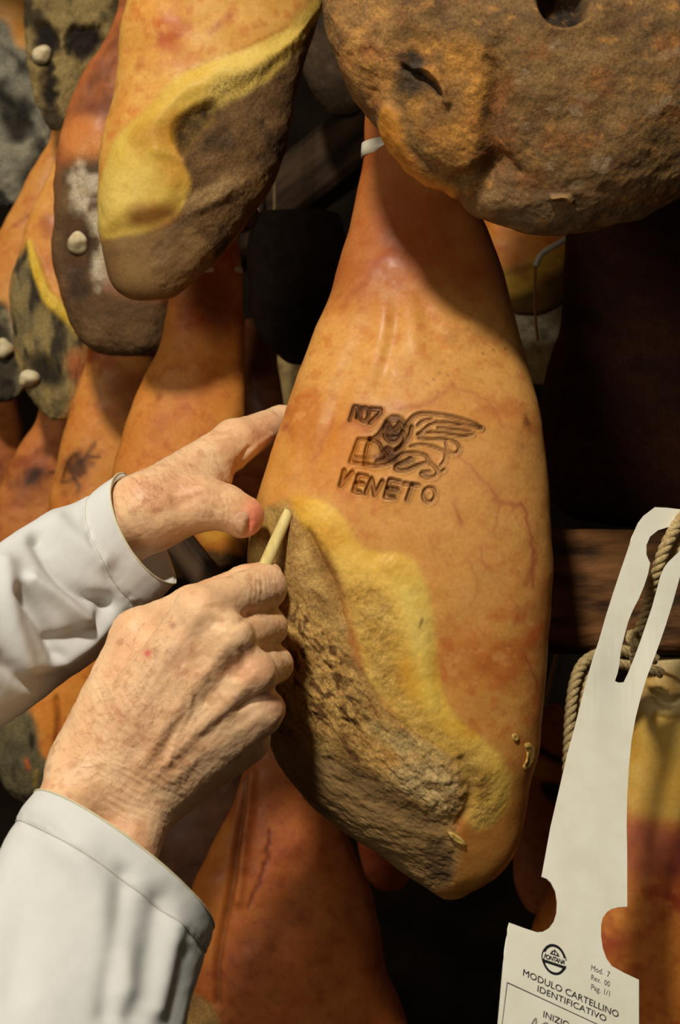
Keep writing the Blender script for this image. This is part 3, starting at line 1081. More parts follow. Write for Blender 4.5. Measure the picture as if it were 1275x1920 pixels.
BIG = ham('mouldy_ham', 'largest ham, mouldy brown meat side, overhanging from the top right', big_rows,
          [(-420, .80), (100, .765), (442, .765)],
          [
              dict(poly=[(730, 190), (752, 215), (765, 270), (800, 320), (856, 350), (862, 376), (800, 350), (752, 310), (716, 262), (712, 215)],
                   pal=((204, 132, 46), (214, 148, 62), (190, 110, 40)), f=10, w=6, meat=0, op=.95, lift=0.003, part='rind_lip'),
              dict(poly=[(740, 90), (830, 60), (920, 80), (930, 200), (900, 320), (840, 310), (780, 250), (735, 180)],
                   pal=((150, 102, 46), (180, 128, 58), (58, 48, 36)), f=40, w=20, w2=12, ns=60, dark=1.5, darkoff=.10, rough=0.00150, rs=90),
              dict(poly=[(925, 110), (965, 180), (960, 300), (925, 370), (900, 330), (920, 240)], pal=((96, 60, 32), (120, 80, 42), (60, 44, 30)), f=24, w=14, w2=8, op=.75, lift=-0.004),
              dict(poly=[(600, -40), (760, -40), (740, 80), (735, 180), (700, 200), (640, 130)], pal=((160, 110, 54), (186, 138, 72), (110, 72, 38)), f=20, w=12, ns=120, rough=0.00100, rs=160, op=.8),
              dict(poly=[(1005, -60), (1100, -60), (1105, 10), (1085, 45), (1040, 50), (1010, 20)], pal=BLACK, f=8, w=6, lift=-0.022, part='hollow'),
              dict(poly=[(940, 330), (1280, 300), (1500, 200), (1400, 420), (1050, 460), (880, 410)], pal=((128, 96, 62), (142, 110, 74), (104, 72, 46)), f=40, w=20, ns=30, op=.6, meat=.5),
              dict(poly=[(930, 395), (1060, 410), (1280, 360), (1400, 330), (1300, 440), (1050, 455), (930, 432)], pal=((96, 82, 60), (112, 98, 74), (70, 58, 42)), f=16, w=10, op=.7),
          ],
          [
              dict(pts=[(756, 128), (775, 138), (795, 150), (815, 165), (822, 178)], w=6, c=(30, 18, 10), op=.95, lift=-0.004),
              dict(pts=[(770, 130), (800, 125), (830, 160), (838, 190)], w=7, lift=0.003),
              dict(pts=[(930, 90), (935, 180), (915, 260), (915, 330)], w=20, lift=-0.003, warp=8),
              dict(pts=[(1035, 370), (1060, 366), (1070, 375)], w=4, lift=0.003, c=(190, 146, 80), op=.6),
              dict(pts=[(880, 400), (905, 350), (935, 310)], w=18, lift=-0.002),
              dict(pts=[(955, 300), (972, 325)], w=8, c=(62, 44, 28), op=.7, lift=-0.002),
              dict(pts=[(830, 360), (860, 340), (890, 320)], w=16, lift=-0.0015),
          ],
          base=((114, 80, 48), (132, 96, 58), (90, 62, 40)), rf=0.42, rb=0.16, nf=300, nb=40, nr=330, lump=0.005, lump_s=22, seed=21, base_meat=1.0,
          base_rough=0.0009, tint_noise=big_tint, base_ns=40)

# upper left, yellow lard
H_larded_ham = ham('larded_ham', 'ham with a thick yellow lard band round a dark brown hollow, upper left',
    [(-360, 330, 560), (-250, 285, 600), (-120, 258, 612), (0, 240, 602), (60, 230, 588), (130, 218, 566), (180, 209, 556), (250, 195, 545), (310, 186, 525),
     (360, 183, 505), (420, 184, 465), (470, 192, 425), (510, 203, 385), (540, 220, 348), (555, 240, 325), (560, 262, 302)],
    .92,
    [
        dict(poly=[(330, 190), (420, 160), (520, 110), (590, 20), (640, 0), (600, 200), (560, 300), (480, 440), (340, 560), (300, 560), (270, 470), (330, 410), (350, 330), (320, 260)],
             pal=((92, 66, 38), (116, 86, 50), (58, 42, 26)), f=10, w=8, ns=50, meat=1.0, rough=0.00120, rs=110, part='meat_face'),
        dict(poly=[(180, 450), (260, 425), (340, 415), (420, 470), (360, 560), (240, 575), (190, 520)], pal=((114, 84, 50), (132, 102, 62), (84, 62, 40)), f=9, w=6, ns=40, op=.95, meat=.3, part='meat_face'),
        dict(poly=[(345, 370), (440, 330), (470, 345), (420, 380), (350, 410)], pal=((126, 96, 60), (150, 120, 78), (70, 54, 36)), f=10, w=8, ns=90, meat=1, rough=0.00100, lift=0.002),
        dict(poly=[(600, -30), (560, 45), (470, 92), (400, 110), (330, 140), (290, 190), (245, 235), (205, 270), (188, 330), (178, 400), (186, 446), (230, 446), (280, 432), (322, 412),
                   (345, 385), (362, 335), (335, 292), (325, 252), (342, 212), (395, 196), (455, 180), (505, 150), (545, 110), (580, 60), (620, 0)],
             pal=LARD, f=7, w=6, ns=30, meat=.1, lift=0.004, lw=40, rough=0.00040, rs=120, part='lard_coating'),
        dict(poly=[(238, 385), (320, 380), (340, 405), (300, 425), (240, 430)], pal=((112, 66, 24), (130, 80, 30), (90, 50, 20)), f=16, w=10, op=.85),
        dict(poly=[(340, 215), (395, 190), (410, 215), (375, 255), (345, 300), (325, 260)], pal=((70, 50, 22), (104, 78, 34), (40, 28, 14)), f=12, w=8, ns=120, dark=1.4, meat=1, rough=0.00150, rs=200, lift=-0.006),
        dict(poly=[(395, 150), (470, 135), (520, 100), (500, 150), (430, 190), (380, 200)], pal=((168, 140, 66), (190, 164, 92), (120, 96, 42)), f=14, w=8, ns=110, op=.7, meat=1, rough=0.00080, rs=200),
    ],
    [dict(pts=[(300, 75), (330, 70), (360, 45)], w=6, c=(150, 52, 36), op=.45), dict(pts=[(395, 60), (415, 42), (430, 30)], w=8, c=(140, 46, 40), op=.5),
     dict(pts=[(480, 50), (490, 45)], w=7, c=(140, 46, 40), op=.4), dict(pts=[(255, 130), (265, 110)], w=7, c=(140, 56, 30), op=.5),
     dict(pts=[(320, 140), (440, 98), (540, 50)], w=3, c=(160, 92, 30), op=.5),
     dict(pts=[(300, 285), (325, 290), (345, 300)], w=12, lift=0.002), dict(pts=[(330, 420), (380, 395), (440, 368)], w=9, c=(60, 48, 34), op=.5, warp=6),
     dict(pts=[(228, 160), (222, 220), (205, 260)], w=12, c=(186, 110, 40), op=.5)],
    base=((206, 136, 60), (216, 158, 84), (188, 98, 44)), rf=0.55, rb=0.4, nf=200, nb=40, nr=260, lump=0.003, seed=31)
blob('femur_head', P(457, 408, .944), .0105, M_BONEGREY, H_larded_ham['root'], 5, .3)['label'] = 'grey knob of bone'

# left column
H_spotted_ham = ham('spotted_ham', 'reddish ham with white mould and a bone knob, left behind the yellow larded ham',
    [(-160, 240, 340), (-60, 228, 345), (0, 222, 345), (50, 208, 348), (120, 168, 350), (190, 130, 350), (250, 112, 348), (330, 103, 345), (430, 98, 340),
     (520, 107, 335), (590, 127, 328), (640, 158, 315), (662, 195, 290), (668, 225, 260)], 1.07,
    [
        dict(poly=[(90, 310), (150, 300), (180, 420), (200, 560), (330, 560), (300, 680), (180, 680), (100, 560)], pal=((92, 66, 40), (112, 84, 52), (58, 42, 28)), f=14, w=12, meat=.8, rough=0.00100, part='meat_face'),
        dict(poly=[(120, 300), (190, 260), (215, 300), (200, 420), (205, 530), (185, 560), (150, 500), (160, 420), (130, 400)], pal=MOLD_WHITE, f=14, w=18, w2=12, ns=110, dark=1.6, darkoff=.06, rough=0.00120, meat=.9, part='mould_patch'),
        dict(poly=[(115, 400), (165, 400), (175, 520), (140, 560), (112, 500)], pal=((62, 42, 26), (84, 58, 34), (36, 26, 18)), f=14, w=10, lift=-0.005),
        dict(poly=[(112, 235), (160, 215), (200, 235), (195, 290), (140, 300), (108, 290)], pal=((200, 116, 52), (212, 136, 70), (176, 96, 48)), f=20, w=10, op=.85),
    ], [dict(pts=[(150, 200), (190, 210), (210, 180)], w=16, c=(90, 42, 26), op=.5), dict(pts=[(225, 20), (190, 90), (150, 150), (125, 200)], w=9, c=(196, 112, 60), op=.55)],
    base=((138, 72, 40), (162, 94, 54), (98, 46, 28)), rf=.5, rb=.32, nf=110, nb=30, nr=170, lump=0.004, seed=41)
knob(H_spotted_ham, 140, 456, 0.0080, M_BONE, 6, .45, 'pale knob of bone')

H_grey_faced_ham = ham('grey_faced_ham', 'ham with a yellow stripe beside a grey meat face and cream bone knob, left edge',
    [(170, 160, 205), (230, 138, 195), (290, 110, 180), (340, 86, 170), (420, 52, 162), (480, 36, 164), (560, 22, 168), (640, 24, 172), (700, 38, 170), (750, 62, 158), (780, 88, 138), (788, 104, 122)], 1.19,
    [
        dict(poly=[(36, 470), (58, 455), (80, 540), (110, 575), (150, 590), (165, 660), (140, 740), (110, 800), (50, 780), (15, 640), (20, 540)], pal=((112, 98, 66), (150, 128, 78), (56, 48, 36)), f=10, w=8, w2=6, ns=75, dark=1.5, st=(2.2, 1, .7), meat=1, rough=0.00100, part='meat_face'),
        dict(poly=[(48, 452), (60, 448), (70, 480), (90, 540), (115, 565), (140, 600), (150, 640), (120, 600), (85, 575), (68, 530)], pal=((214, 172, 52), (220, 184, 76), (196, 146, 44)), f=5, w=3, lift=0.003, part='lard_coating'),
        dict(poly=[(120, 660), (160, 650), (165, 710), (130, 720)], pal=RIND_RED, f=14, w=8, op=.8),
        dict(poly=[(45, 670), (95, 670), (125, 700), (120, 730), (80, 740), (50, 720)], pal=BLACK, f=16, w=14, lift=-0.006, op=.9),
        dict(poly=[(70, 410), (100, 395), (110, 440), (80, 450)], pal=((150, 72, 34), (170, 90, 44), (110, 50, 26)), f=10, w=8, op=.7),
    ], base=((210, 130, 56), (222, 154, 82), (190, 98, 44)), rf=.55, rb=.4, nf=80, nb=24, nr=130, lump=0.003, seed=51)
knob(H_grey_faced_ham, 54, 711, 0.0078, M_BONE, 9, .45, 'cream knob of bone')

H_edge_ham = ham('edge_ham', 'orange ham cut by the left frame edge, beside the yellow striped one',
    [(200, 118, 165), (260, 95, 150), (310, 68, 138), (350, 44, 128), (420, 8, 118), (500, -32, 112), (580, -52, 105), (650, -58, 90), (710, -45, 62), (745, -20, 30), (752, -5, 15)], 1.29,
    [dict(poly=[(-70, 560), (10, 555), (28, 600), (45, 700), (40, 800), (-70, 800)], pal=MOLD, f=10, w=10, dark=1.4, meat=1, rough=0.00150, part='meat_face'),
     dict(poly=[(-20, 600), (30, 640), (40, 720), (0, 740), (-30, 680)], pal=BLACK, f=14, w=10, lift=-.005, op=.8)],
    [dict(pts=[(25, 425), (45, 410), (60, 400)], w=4, c=(140, 40, 34), op=.7)],
    base=((206, 122, 52), (216, 146, 76), (180, 88, 40)), rf=.55, rb=.4, nf=60, nb=20, nr=100, lump=0.003, seed=61)
knob(H_edge_ham, 7, 654, 0.0084, M_BONE, 11, .4, 'pale knob of bone')

H_hollow_ham = ham('hollow_ham', 'black-hollowed brown ham with a pale bone knob, top left corner',
    [(-220, 60, 220), (-120, 48, 240), (-40, 42, 238), (40, 42, 226), (100, 50, 200), (160, 60, 165), (210, 75, 140), (240, 90, 120), (246, 98, 110)], 1.20,
    [dict(poly=[(30, -100), (260, -100), (240, 60), (170, 190), (120, 260), (80, 250), (40, 100)], pal=((124, 104, 64), (150, 128, 80), (64, 52, 34)), f=8, w=6, meat=1, rough=0.00150, dark=1.4, part='meat_face'),
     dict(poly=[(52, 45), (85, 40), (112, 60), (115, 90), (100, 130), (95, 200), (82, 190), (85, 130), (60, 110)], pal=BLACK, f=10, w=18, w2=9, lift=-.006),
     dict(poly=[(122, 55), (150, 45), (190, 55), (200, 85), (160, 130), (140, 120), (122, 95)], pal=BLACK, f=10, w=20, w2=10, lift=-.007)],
    base=MEAT, rf=.5, rb=.35, nf=90, nb=24, nr=140, lump=0.004, seed=71)
knob(H_hollow_ham, 76, 104, 0.0082, M_BONE, 13, .5, 'pale knob of bone')

H_furred_ham = ham('furred_ham', 'grey furry mould-covered ham with an orange strip, top of the left edge',
    [(-200, -70, 40), (-100, -92, 52), (0, -104, 60), (100, -104, 76), (200, -98, 96), (270, -88, 104), (320, -72, 98), (365, -40, 72), (385, -12, 44), (388, 5, 25)], 1.31,
    [dict(poly=[(-120, 40), (10, 20), (30, 90), (60, 90), (110, 220), (100, 330), (40, 400), (-80, 400)], pal=((110, 106, 92), (146, 140, 118), (58, 54, 46)), f=8, w=8, ns=70, dark=1.3, meat=1, rough=0.00175, part='meat_face'),
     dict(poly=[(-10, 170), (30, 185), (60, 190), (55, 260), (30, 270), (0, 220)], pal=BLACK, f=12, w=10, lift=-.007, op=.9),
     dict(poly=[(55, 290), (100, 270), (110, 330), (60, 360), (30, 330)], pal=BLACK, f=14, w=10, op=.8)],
    base=((214, 134, 62), (222, 158, 86), (196, 120, 50)), rf=.55, rb=.4, nf=80, nb=20, nr=120, lump=0.004, seed=81)

# second row on the left: rinds below
NK_rows = [(430, 338, 436), (500, 318, 452), (555, 314, 456), (600, 308, 457), (650, 298, 458), (700, 275, 458), (760, 248, 459), (820, 228, 461), (890, 212, 464),
           (960, 205, 466), (1010, 208, 465), (1045, 235, 458), (1075, 280, 435), (1090, 330, 395)]
NK = ham('plain_ham', 'smooth orange ham with a bare neck, directly behind the hand gripping its edge', NK_rows, 1.005,
         [dict(poly=[(330, 480), (430, 500), (440, 600), (400, 660), (380, 600), (350, 560)], pal=RIND_DARK_AND_SHADED, f=24, w=14, op=.6),  # first patch: shade of the ham above, painted on the neck
          dict(poly=[(360, 1030), (470, 1036), (470, 1110), (300, 1110), (250, 1060)], pal=MEAT_DARK, f=8, w=5, meat=.8, part='meat_face'),
          dict(poly=[(370, 985), (470, 985), (470, 1036), (380, 1030)], pal=((210, 150, 46), (218, 166, 66), (196, 120, 40)), f=16, w=8, op=.8)],
         [dict(pts=[(300, 740), (292, 760)], w=5, c=(120, 52, 28), op=.5), dict(pts=[(390, 690), (385, 740), (300, 790)], w=26, c=(160, 72, 30), op=.45)],
         base=((198, 112, 46), (208, 132, 62), (172, 82, 36)), rf=.6, rb=.45, nf=110, nb=24, nr=170, seed=91)
ham_band(NK, NK_rows, 1.005, 506, 518, -4, NK['root'], .6, .45, ey=.8, grow=2)

burn_w = dict(pal=((62, 36, 22), (84, 48, 26), (40, 24, 16)), f=8, w=8, w2=9, op=.92, part='brand_mark')
H_scorched_ham = ham('scorched_ham', 'orange ham with a black scorched brand, just above the upper white cuff',
    [(600, 170, 250), (660, 163, 285), (700, 156, 296), (760, 136, 298), (850, 110, 290), (950, 94, 280), (1050, 90, 262), (1110, 110, 235), (1140, 140, 205), (1146, 160, 185)], 1.17,
    [dict(poly=[(112, 850), (150, 838), (180, 845), (172, 890), (150, 925), (112, 925)], pal=((150, 80, 34), (170, 98, 44), (110, 56, 28)), f=16, w=14, w2=8, op=.6),
     dict(poly=[(128, 868), (142, 852), (158, 858), (160, 880), (142, 890), (128, 884)], **burn_w),
     dict(poly=[(180, 690), (300, 690), (300, 790), (240, 790), (205, 740)], pal=RIND_DARK_AND_SHADED, f=24, w=14, op=.6)],  # painted shade on the side towards the plain ham
    [dict(pts=s, w=4, c=(44, 26, 18), op=.9, warp=3) for s in ([(155, 862), (168, 846), (178, 830)], [(118, 895), (122, 872), (136, 852), (150, 848)], [(150, 868), (170, 856), (186, 856)], [(116, 905), (140, 898), (160, 884)], [(140, 900), (150, 912), (146, 922)], [(160, 872), (174, 870)])],
    base=((204, 116, 50), (214, 138, 66), (170, 80, 38)), rf=.55, rb=.4, nf=110, nb=20, nr=150, seed=101)
H_sooty_ham = ham('sooty_ham', 'ham with a smudged black brand at the left edge, left of the scorched one',
    [(700, 90, 160), (780, 72, 165), (850, 30, 160), (900, 6, 150), (1000, -20, 135), (1070, -8, 112), (1110, 25, 80), (1116, 42, 62)], 1.27,
    [dict(poly=[(20, 890), (60, 862), (98, 878), (92, 920), (60, 945), (20, 938)], pal=((120, 62, 30), (140, 78, 38), (80, 42, 24)), f=14, w=14, w2=10, op=.7),
     dict(poly=[(40, 890), (64, 874), (84, 884), (80, 905), (56, 920), (38, 912)], **burn_w)],
    [dict(pts=[(85, 890), (105, 884)], w=4, c=(46, 28, 18), op=.8)],
    base=((190, 100, 48), (202, 124, 64), (150, 70, 36)), rf=.55, rb=.4, nf=80, nb=20, nr=110, seed=111)
H_shaded_ham = ham('shaded_ham', 'dim reddish ham at the left frame edge, above the upper sleeve',
    [(640, -70, 10), (700, -74, 22), (770, -80, 36), (850, -84, 46), (930, -80, 40), (1010, -60, 15), (1020, -45, 0)], 1.36, base=RIND_RED, nf=50, nb=16, nr=80, seed=121)
H_low_ham = ham('low_ham', 'orange and grey ham glimpsed between the two white sleeves',
    [(1150, 80, 170), (1220, 35, 195), (1300, 2, 205), (1360, -10, 204), (1420, -12, 186), (1470, 5, 150), (1500, 35, 115), (1508, 55, 95)], 1.17,
    [dict(poly=[(-30, 1320), (55, 1310), (72, 1360), (75, 1420), (110, 1440), (100, 1520), (-30, 1520)], pal=((92, 84, 60), (120, 108, 74), (50, 44, 34)), f=8, w=10, ns=60, st=(2, 1, .6), dark=1.3, meat=1, rough=0.00150, part='meat_face'),
     dict(poly=[(55, 1370), (68, 1380), (64, 1410), (52, 1400)], pal=BLACK, f=6, w=4)],
    [dict(pts=[(106, 1310), (110, 1350), (105, 1400)], w=4, c=(100, 54, 28), op=.8, lift=-.004), dict(pts=[(50, 1425), (54, 1440)], w=4, c=(214, 96, 30), op=.8), dict(pts=[(68, 1445), (66, 1470)], w=4, c=(190, 150, 40), op=.7)],
    base=((214, 116, 36), (218, 140, 58), (190, 90, 36)), nf=80, nb=20, nr=110, seed=131)

# below and right of the branded ham
H_lower_ham = ham('lower_ham', 'reddish brown ham hanging under the branded one, lit along its left fold',
    [(1330, 486, 560), (1400, 472, 580), (1450, 456, 605), (1530, 425, 640), (1600, 390, 668), (1650, 362, 688), (1720, 348, 705), (1830, 336, 732), (1920, 335, 768),
     (2020, 345, 785), (2100, 400, 745), (2150, 470, 660), (2158, 520, 610)], 1.0,
    [dict(poly=[(300, 1846), (352, 1852), (408, 1890), (414, 1960), (300, 1960)], pal=MEAT, f=6, w=5, meat=1, rough=0.00100, part='meat_face'),
     dict(poly=[(640, 1780), (700, 1800), (760, 1900), (700, 1940), (640, 1880)], pal=((190, 100, 48), (200, 120, 60), (160, 80, 40)), f=40, op=.6),
     dict(poly=[(350, 1600), (440, 1500), (430, 1690), (405, 1800), (350, 1840)], pal=((196, 112, 42), (204, 130, 56), (170, 88, 36)), f=14, w=6, op=.85)],  # lit look of the left lobe put into a brighter colour
    [dict(pts=[(462, 1440), (452, 1530), (440, 1620), (428, 1690), (408, 1790), (408, 1880)], w=7, lift=-.004, c=(104, 64, 34), op=.7),
     dict(pts=[(475, 1450), (466, 1530), (455, 1620), (446, 1690)], w=9, lift=.003),
     dict(pts=wob([(508, 1560), (496, 1610), (488, 1650), (466, 1700)], 3), w=4, warp=3, c=(92, 30, 32), op=.85, lift=-.001),
     dict(pts=[(484, 1480), (478, 1540), (470, 1600)], w=10, c=(190, 90, 44), op=.4)],
    base=((168, 82, 40), (186, 104, 52), (134, 58, 32)), rf=.5, rb=.4, nf=150, nb=30, nr=220, seed=141, lump=.003)
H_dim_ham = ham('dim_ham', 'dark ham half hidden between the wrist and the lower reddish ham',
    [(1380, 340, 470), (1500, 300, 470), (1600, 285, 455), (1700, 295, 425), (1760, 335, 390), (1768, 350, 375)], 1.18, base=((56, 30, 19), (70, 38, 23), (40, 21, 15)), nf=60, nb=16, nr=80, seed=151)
H_far_ham = ham('far_ham', 'small pink-lit glimpse of a far ham below the branded ham',
    [(1520, 690, 790), (1580, 672, 790), (1630, 680, 775), (1665, 705, 752), (1670, 718, 740)], 1.16, base=((196, 84, 52), (210, 108, 66), (160, 60, 40)), nf=50, nb=16, nr=60, seed=161)  # pink light at the back put into the base colour
H_striped_ham = ham('striped_ham', 'pink and yellow banded ham between the branded ham and the coiled rope',
    [(1320, 995, 1045), (1380, 982, 1075), (1450, 972, 1085), (1540, 960, 1088), (1640, 962, 1085), (1700, 985, 1062), (1712, 1005, 1040)], 1.08,
    [dict(poly=[(990, 1390), (1010, 1395), (1060, 1425), (1070, 1440), (1000, 1412)], pal=BLACK, f=5, w=2),
     dict(poly=[(985, 1410), (1060, 1445), (1060, 1466), (990, 1455)], pal=((206, 140, 40), (214, 156, 56), (190, 110, 40)), f=6, w=3, part='lard_coating'),
     dict(poly=[(1005, 1462), (1060, 1470), (1050, 1510), (1025, 1500)], pal=BLACK, f=6, w=3)],
    base=((176, 90, 54), (196, 116, 72), (140, 66, 36)), nf=70, nb=20, nr=110, seed=171)
H_tied_ham = ham('tied_ham', 'orange ham with a pale string loop, right of the branded neck',
    [(340, 900, 1110), (440, 898, 1100), (500, 905, 1090), (545, 925, 1072), (572, 945, 1050), (588, 965, 1020), (591, 980, 1005)], 1.10,
    [dict(poly=[(900, 520), (960, 500), (1075, 450), (1090, 620), (900, 620)], pal=((196, 150, 48), (206, 166, 66), (150, 100, 36)), f=12, w=6, part='lard_coating'),
     dict(poly=[(900, 560), (980, 550), (1030, 520), (1090, 490), (1090, 620), (900, 620)], pal=((70, 44, 26), (92, 60, 32), (44, 28, 18)), f=12, w=6, op=.85)],
    [dict(pts=[(920, 520), (980, 505), (1015, 492)], w=6, c=(120, 74, 30), op=.6)],
    base=((206, 116, 44), (214, 134, 60), (180, 90, 36)), nf=80, nb=20, nr=110, seed=181)
th = bpy.data.objects['tied_ham']
tube('string_loop', spline_path([P(1075, 440, 1.055), P(1052, 454, 1.052), P(1030, 466, 1.052), P(1012, 478, 1.052), P(1004, 500, 1.052)], 30), 0.0022, M_PLASTIC, th)
tube('string_end', spline_path([P(1004, 500, 1.052), P(1002, 540, 1.05), P(1003, 580, 1.05), P(1006, 615, 1.05), P(1008, 640, 1.05)], 30), 0.0011, M_THREAD, th)
H_frosted_ham = ham('frosted_ham', 'ham covered in whitish mould behind the loose string end',
    [(540, 930, 1080), (600, 940, 1078), (660, 955, 1068), (710, 980, 1045), (722, 1000, 1025)], 1.2,
    [dict(poly=[(930, 560), (1090, 560), (1060, 640), (1000, 650), (960, 640)], pal=((168, 150, 116), (196, 182, 150), (92, 78, 60)), f=14, w=14, ns=80, dark=1.3, rough=0.00150, meat=1, part='mould_patch')],
    base=MEAT_DARK, nf=60, nb=16, nr=80, seed=191)
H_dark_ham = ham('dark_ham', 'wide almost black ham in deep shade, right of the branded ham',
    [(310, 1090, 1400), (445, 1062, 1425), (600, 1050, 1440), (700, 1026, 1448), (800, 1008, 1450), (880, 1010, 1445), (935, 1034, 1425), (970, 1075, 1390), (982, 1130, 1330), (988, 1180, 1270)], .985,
    base=((66, 34, 22), (80, 42, 26), (50, 25, 18)), base_meat=.8, nf=90, nb=20, nr=130, rf=.4, rb=.35, seed=201)  # near-black base carries the deep shade in its colour
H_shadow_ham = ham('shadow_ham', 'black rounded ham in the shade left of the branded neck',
    [(400, 490, 630), (480, 464, 650), (560, 466, 652), (620, 482, 642), (665, 520, 612), (684, 550, 585)], 1.14, base=((38, 25, 17), (48, 31, 21), (28, 18, 13)), base_meat=.9, nf=70, nb=16, nr=90, seed=211)  # shade of this gap baked into the very dark base
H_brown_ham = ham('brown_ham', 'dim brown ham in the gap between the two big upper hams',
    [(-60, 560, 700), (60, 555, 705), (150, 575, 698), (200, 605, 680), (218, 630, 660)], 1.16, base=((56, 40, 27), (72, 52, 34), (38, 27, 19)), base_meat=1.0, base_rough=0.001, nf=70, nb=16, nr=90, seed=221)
H_narrow_ham = ham('narrow_ham', 'thin reddish ham edge seen just left of the branded ham, above the hand',
    [(600, 462, 512), (680, 458, 520), (760, 456, 534), (840, 452, 540), (920, 456, 530), (960, 475, 510), (968, 485, 500)], 1.22, base=RIND_DARK_AND_SHADED, nf=50, nb=16, nr=70, seed=231)
H_pale_ham = ham('pale_ham', 'pale lit patch of a distant ham right of the thin reddish one',
    [(660, 525, 560), (690, 515, 575), (740, 512, 580), (790, 518, 572), (830, 535, 558)], 1.38, base=((176, 140, 86), (196, 160, 104), (120, 84, 50)), nf=40, nb=12, nr=50, seed=241)  # pale base stands in for light falling on this ham
RT = ham('tagged_ham', 'roped ham with a pale hock and purplish red rind, behind the white card tag',
         [(1228, 1200, 1330), (1245, 1190, 1345), (1290, 1186, 1355), (1335, 1182, 1370), (1420, 1166, 1395), (1500, 1132, 1415), (1600, 1072, 1435), (1680, 1026, 1445), (1750, 1000, 1455),
          (1850, 985, 1465), (1950, 985, 1465), (2050, 1025, 1430), (2130, 1110, 1350), (2138, 1160, 1300)], .955,
         [dict(poly=[(1150, 1200), (1400, 1200), (1400, 1420), (1300, 1400), (1180, 1390)], pal=((214, 188, 126), (222, 202, 150), (196, 156, 84)), f=20, w=10, ns=40, part='hock'),
          dict(poly=[(1150, 1330), (1280, 1340), (1420, 1350), (1420, 1560), (1140, 1540)], pal=((206, 160, 64), (214, 178, 86), (186, 130, 50)), f=20, w=10, ns=40, op=.9, part='lard_coating'),
          dict(poly=[(1140, 1545), (1280, 1540), (1440, 1550), (1440, 1640), (1160, 1650)], pal=((166, 84, 50), (184, 104, 60), (130, 56, 42)), f=30, w=14, ns=60),
          ],
         [dict(pts=[(1225, 1300), (1240, 1320), (1262, 1322), (1276, 1310)], w=6, lift=-.004), dict(pts=[(1222, 1285), (1245, 1300), (1280, 1296)], w=8, lift=.004),
          dict(pts=[(1230, 1345), (1260, 1352), (1290, 1345)], w=6, lift=-.003), dict(pts=[(1215, 1270), (1240, 1262), (1270, 1275), (1290, 1290)], w=3, c=(120, 80, 40), op=.8, lift=-.004),
          dict(pts=[(1200, 1560), (1230, 1590), (1275, 1570)], w=18, c=(128, 48, 48), op=.4)],
         base=((192, 98, 36), (208, 130, 56), (158, 62, 34)), rf=.5, rb=.35, nf=150, nb=30, nr=200, seed=251, lump=.003)

for _h in (BIG, H_larded_ham):
    hang(_h, .90)
tube('hanging_cord', np.linspace(P(1020, 1328, 1.078), P(1052, 1192, .985), 8), .0016, M_ROPE, H_striped_ham['root'], seg=6)
for _h in (H_tied_ham, H_shadow_ham, H_dim_ham, H_far_ham):
    hang(_h, 1.10)
for _h in (H_frosted_ham, H_narrow_ham, H_pale_ham):
    hang(_h, 1.28)

# ------------------------------------------------------------------ tag, ropes
tag_outer = [(1228, 951), (1250, 952), (1275, 955), (1296, 966), (1304, 990), (1300, 1020), (1288, 1050), (1275, 1081), (1262, 1128), (1249, 1170), (1236, 1208), (1223, 1243), (1212, 1272), (1202, 1305), (1192, 1345), (1184, 1389),
             (1179, 1440), (1176, 1493), (1175, 1550), (1176, 1597), (1176, 1700), (1160, 1701), (1147, 1704), (1138, 1710), (1130, 1721), (1127, 1735), (1127, 1755), (1130, 1777), (1137, 1797), (1147, 1811), (1170, 1824), (1198, 1837), (1198, 1920), (1198, 2045),
             (926, 1985), (934, 1920), (944, 1805), (955, 1730), (985, 1741), (1007, 1748), (1018, 1747), (1030, 1740), (1039, 1728), (1044, 1712), (1045, 1692), (1042, 1672), (1034, 1656), (1026, 1648), (1016, 1644),
             (1024, 1600), (1033, 1550), (1051, 1472), (1064, 1415), (1077, 1368), (1098, 1285), (1111, 1240), (1124, 1201), (1137, 1155), (1150, 1113), (1165, 1068), (1178, 1030), (1189, 998), (1197, 980), (1207, 967)]
tag_hole = [(1219, 1056), (1212, 1040), (1212, 1022), (1219, 1006), (1234, 994), (1254, 988), (1272, 988), (1282, 1000), (1282, 1020), (1272, 1036), (1254, 1053), (1246, 1064), (1239, 1080), (1231, 1110), (1223, 1139), (1213, 1168), (1202, 1200), (1190, 1232), (1178, 1262), (1170, 1279),
            (1160, 1280), (1153, 1277), (1158, 1262), (1161, 1248), (1164, 1220), (1171, 1191), (1178, 1165), (1187, 1143), (1198, 1122), (1208, 1098), (1215, 1076)]


def tag_depth(x, y):
    u = (y - 960) / 960.0
    z = 0.842 - 0.115 * u + 0.00010 * (x - 1150)
    return z + 0.006 * math.sin((y - 1000) / 210.0) + 0.0014 * math.exp(-((y - 1250) / 90.0) ** 2) * math.cos((x - 1170) / 22.0)


def densify(p, step):
    o = []
    for i in range(len(p)):
        a, b = np.array(p[i], float), np.array(p[(i + 1) % len(p)], float)
        n = max(1, int(np.linalg.norm(b - a) / step))
        for k in range(n):
            o.append(tuple(a + (b - a) * k / n))
    return o


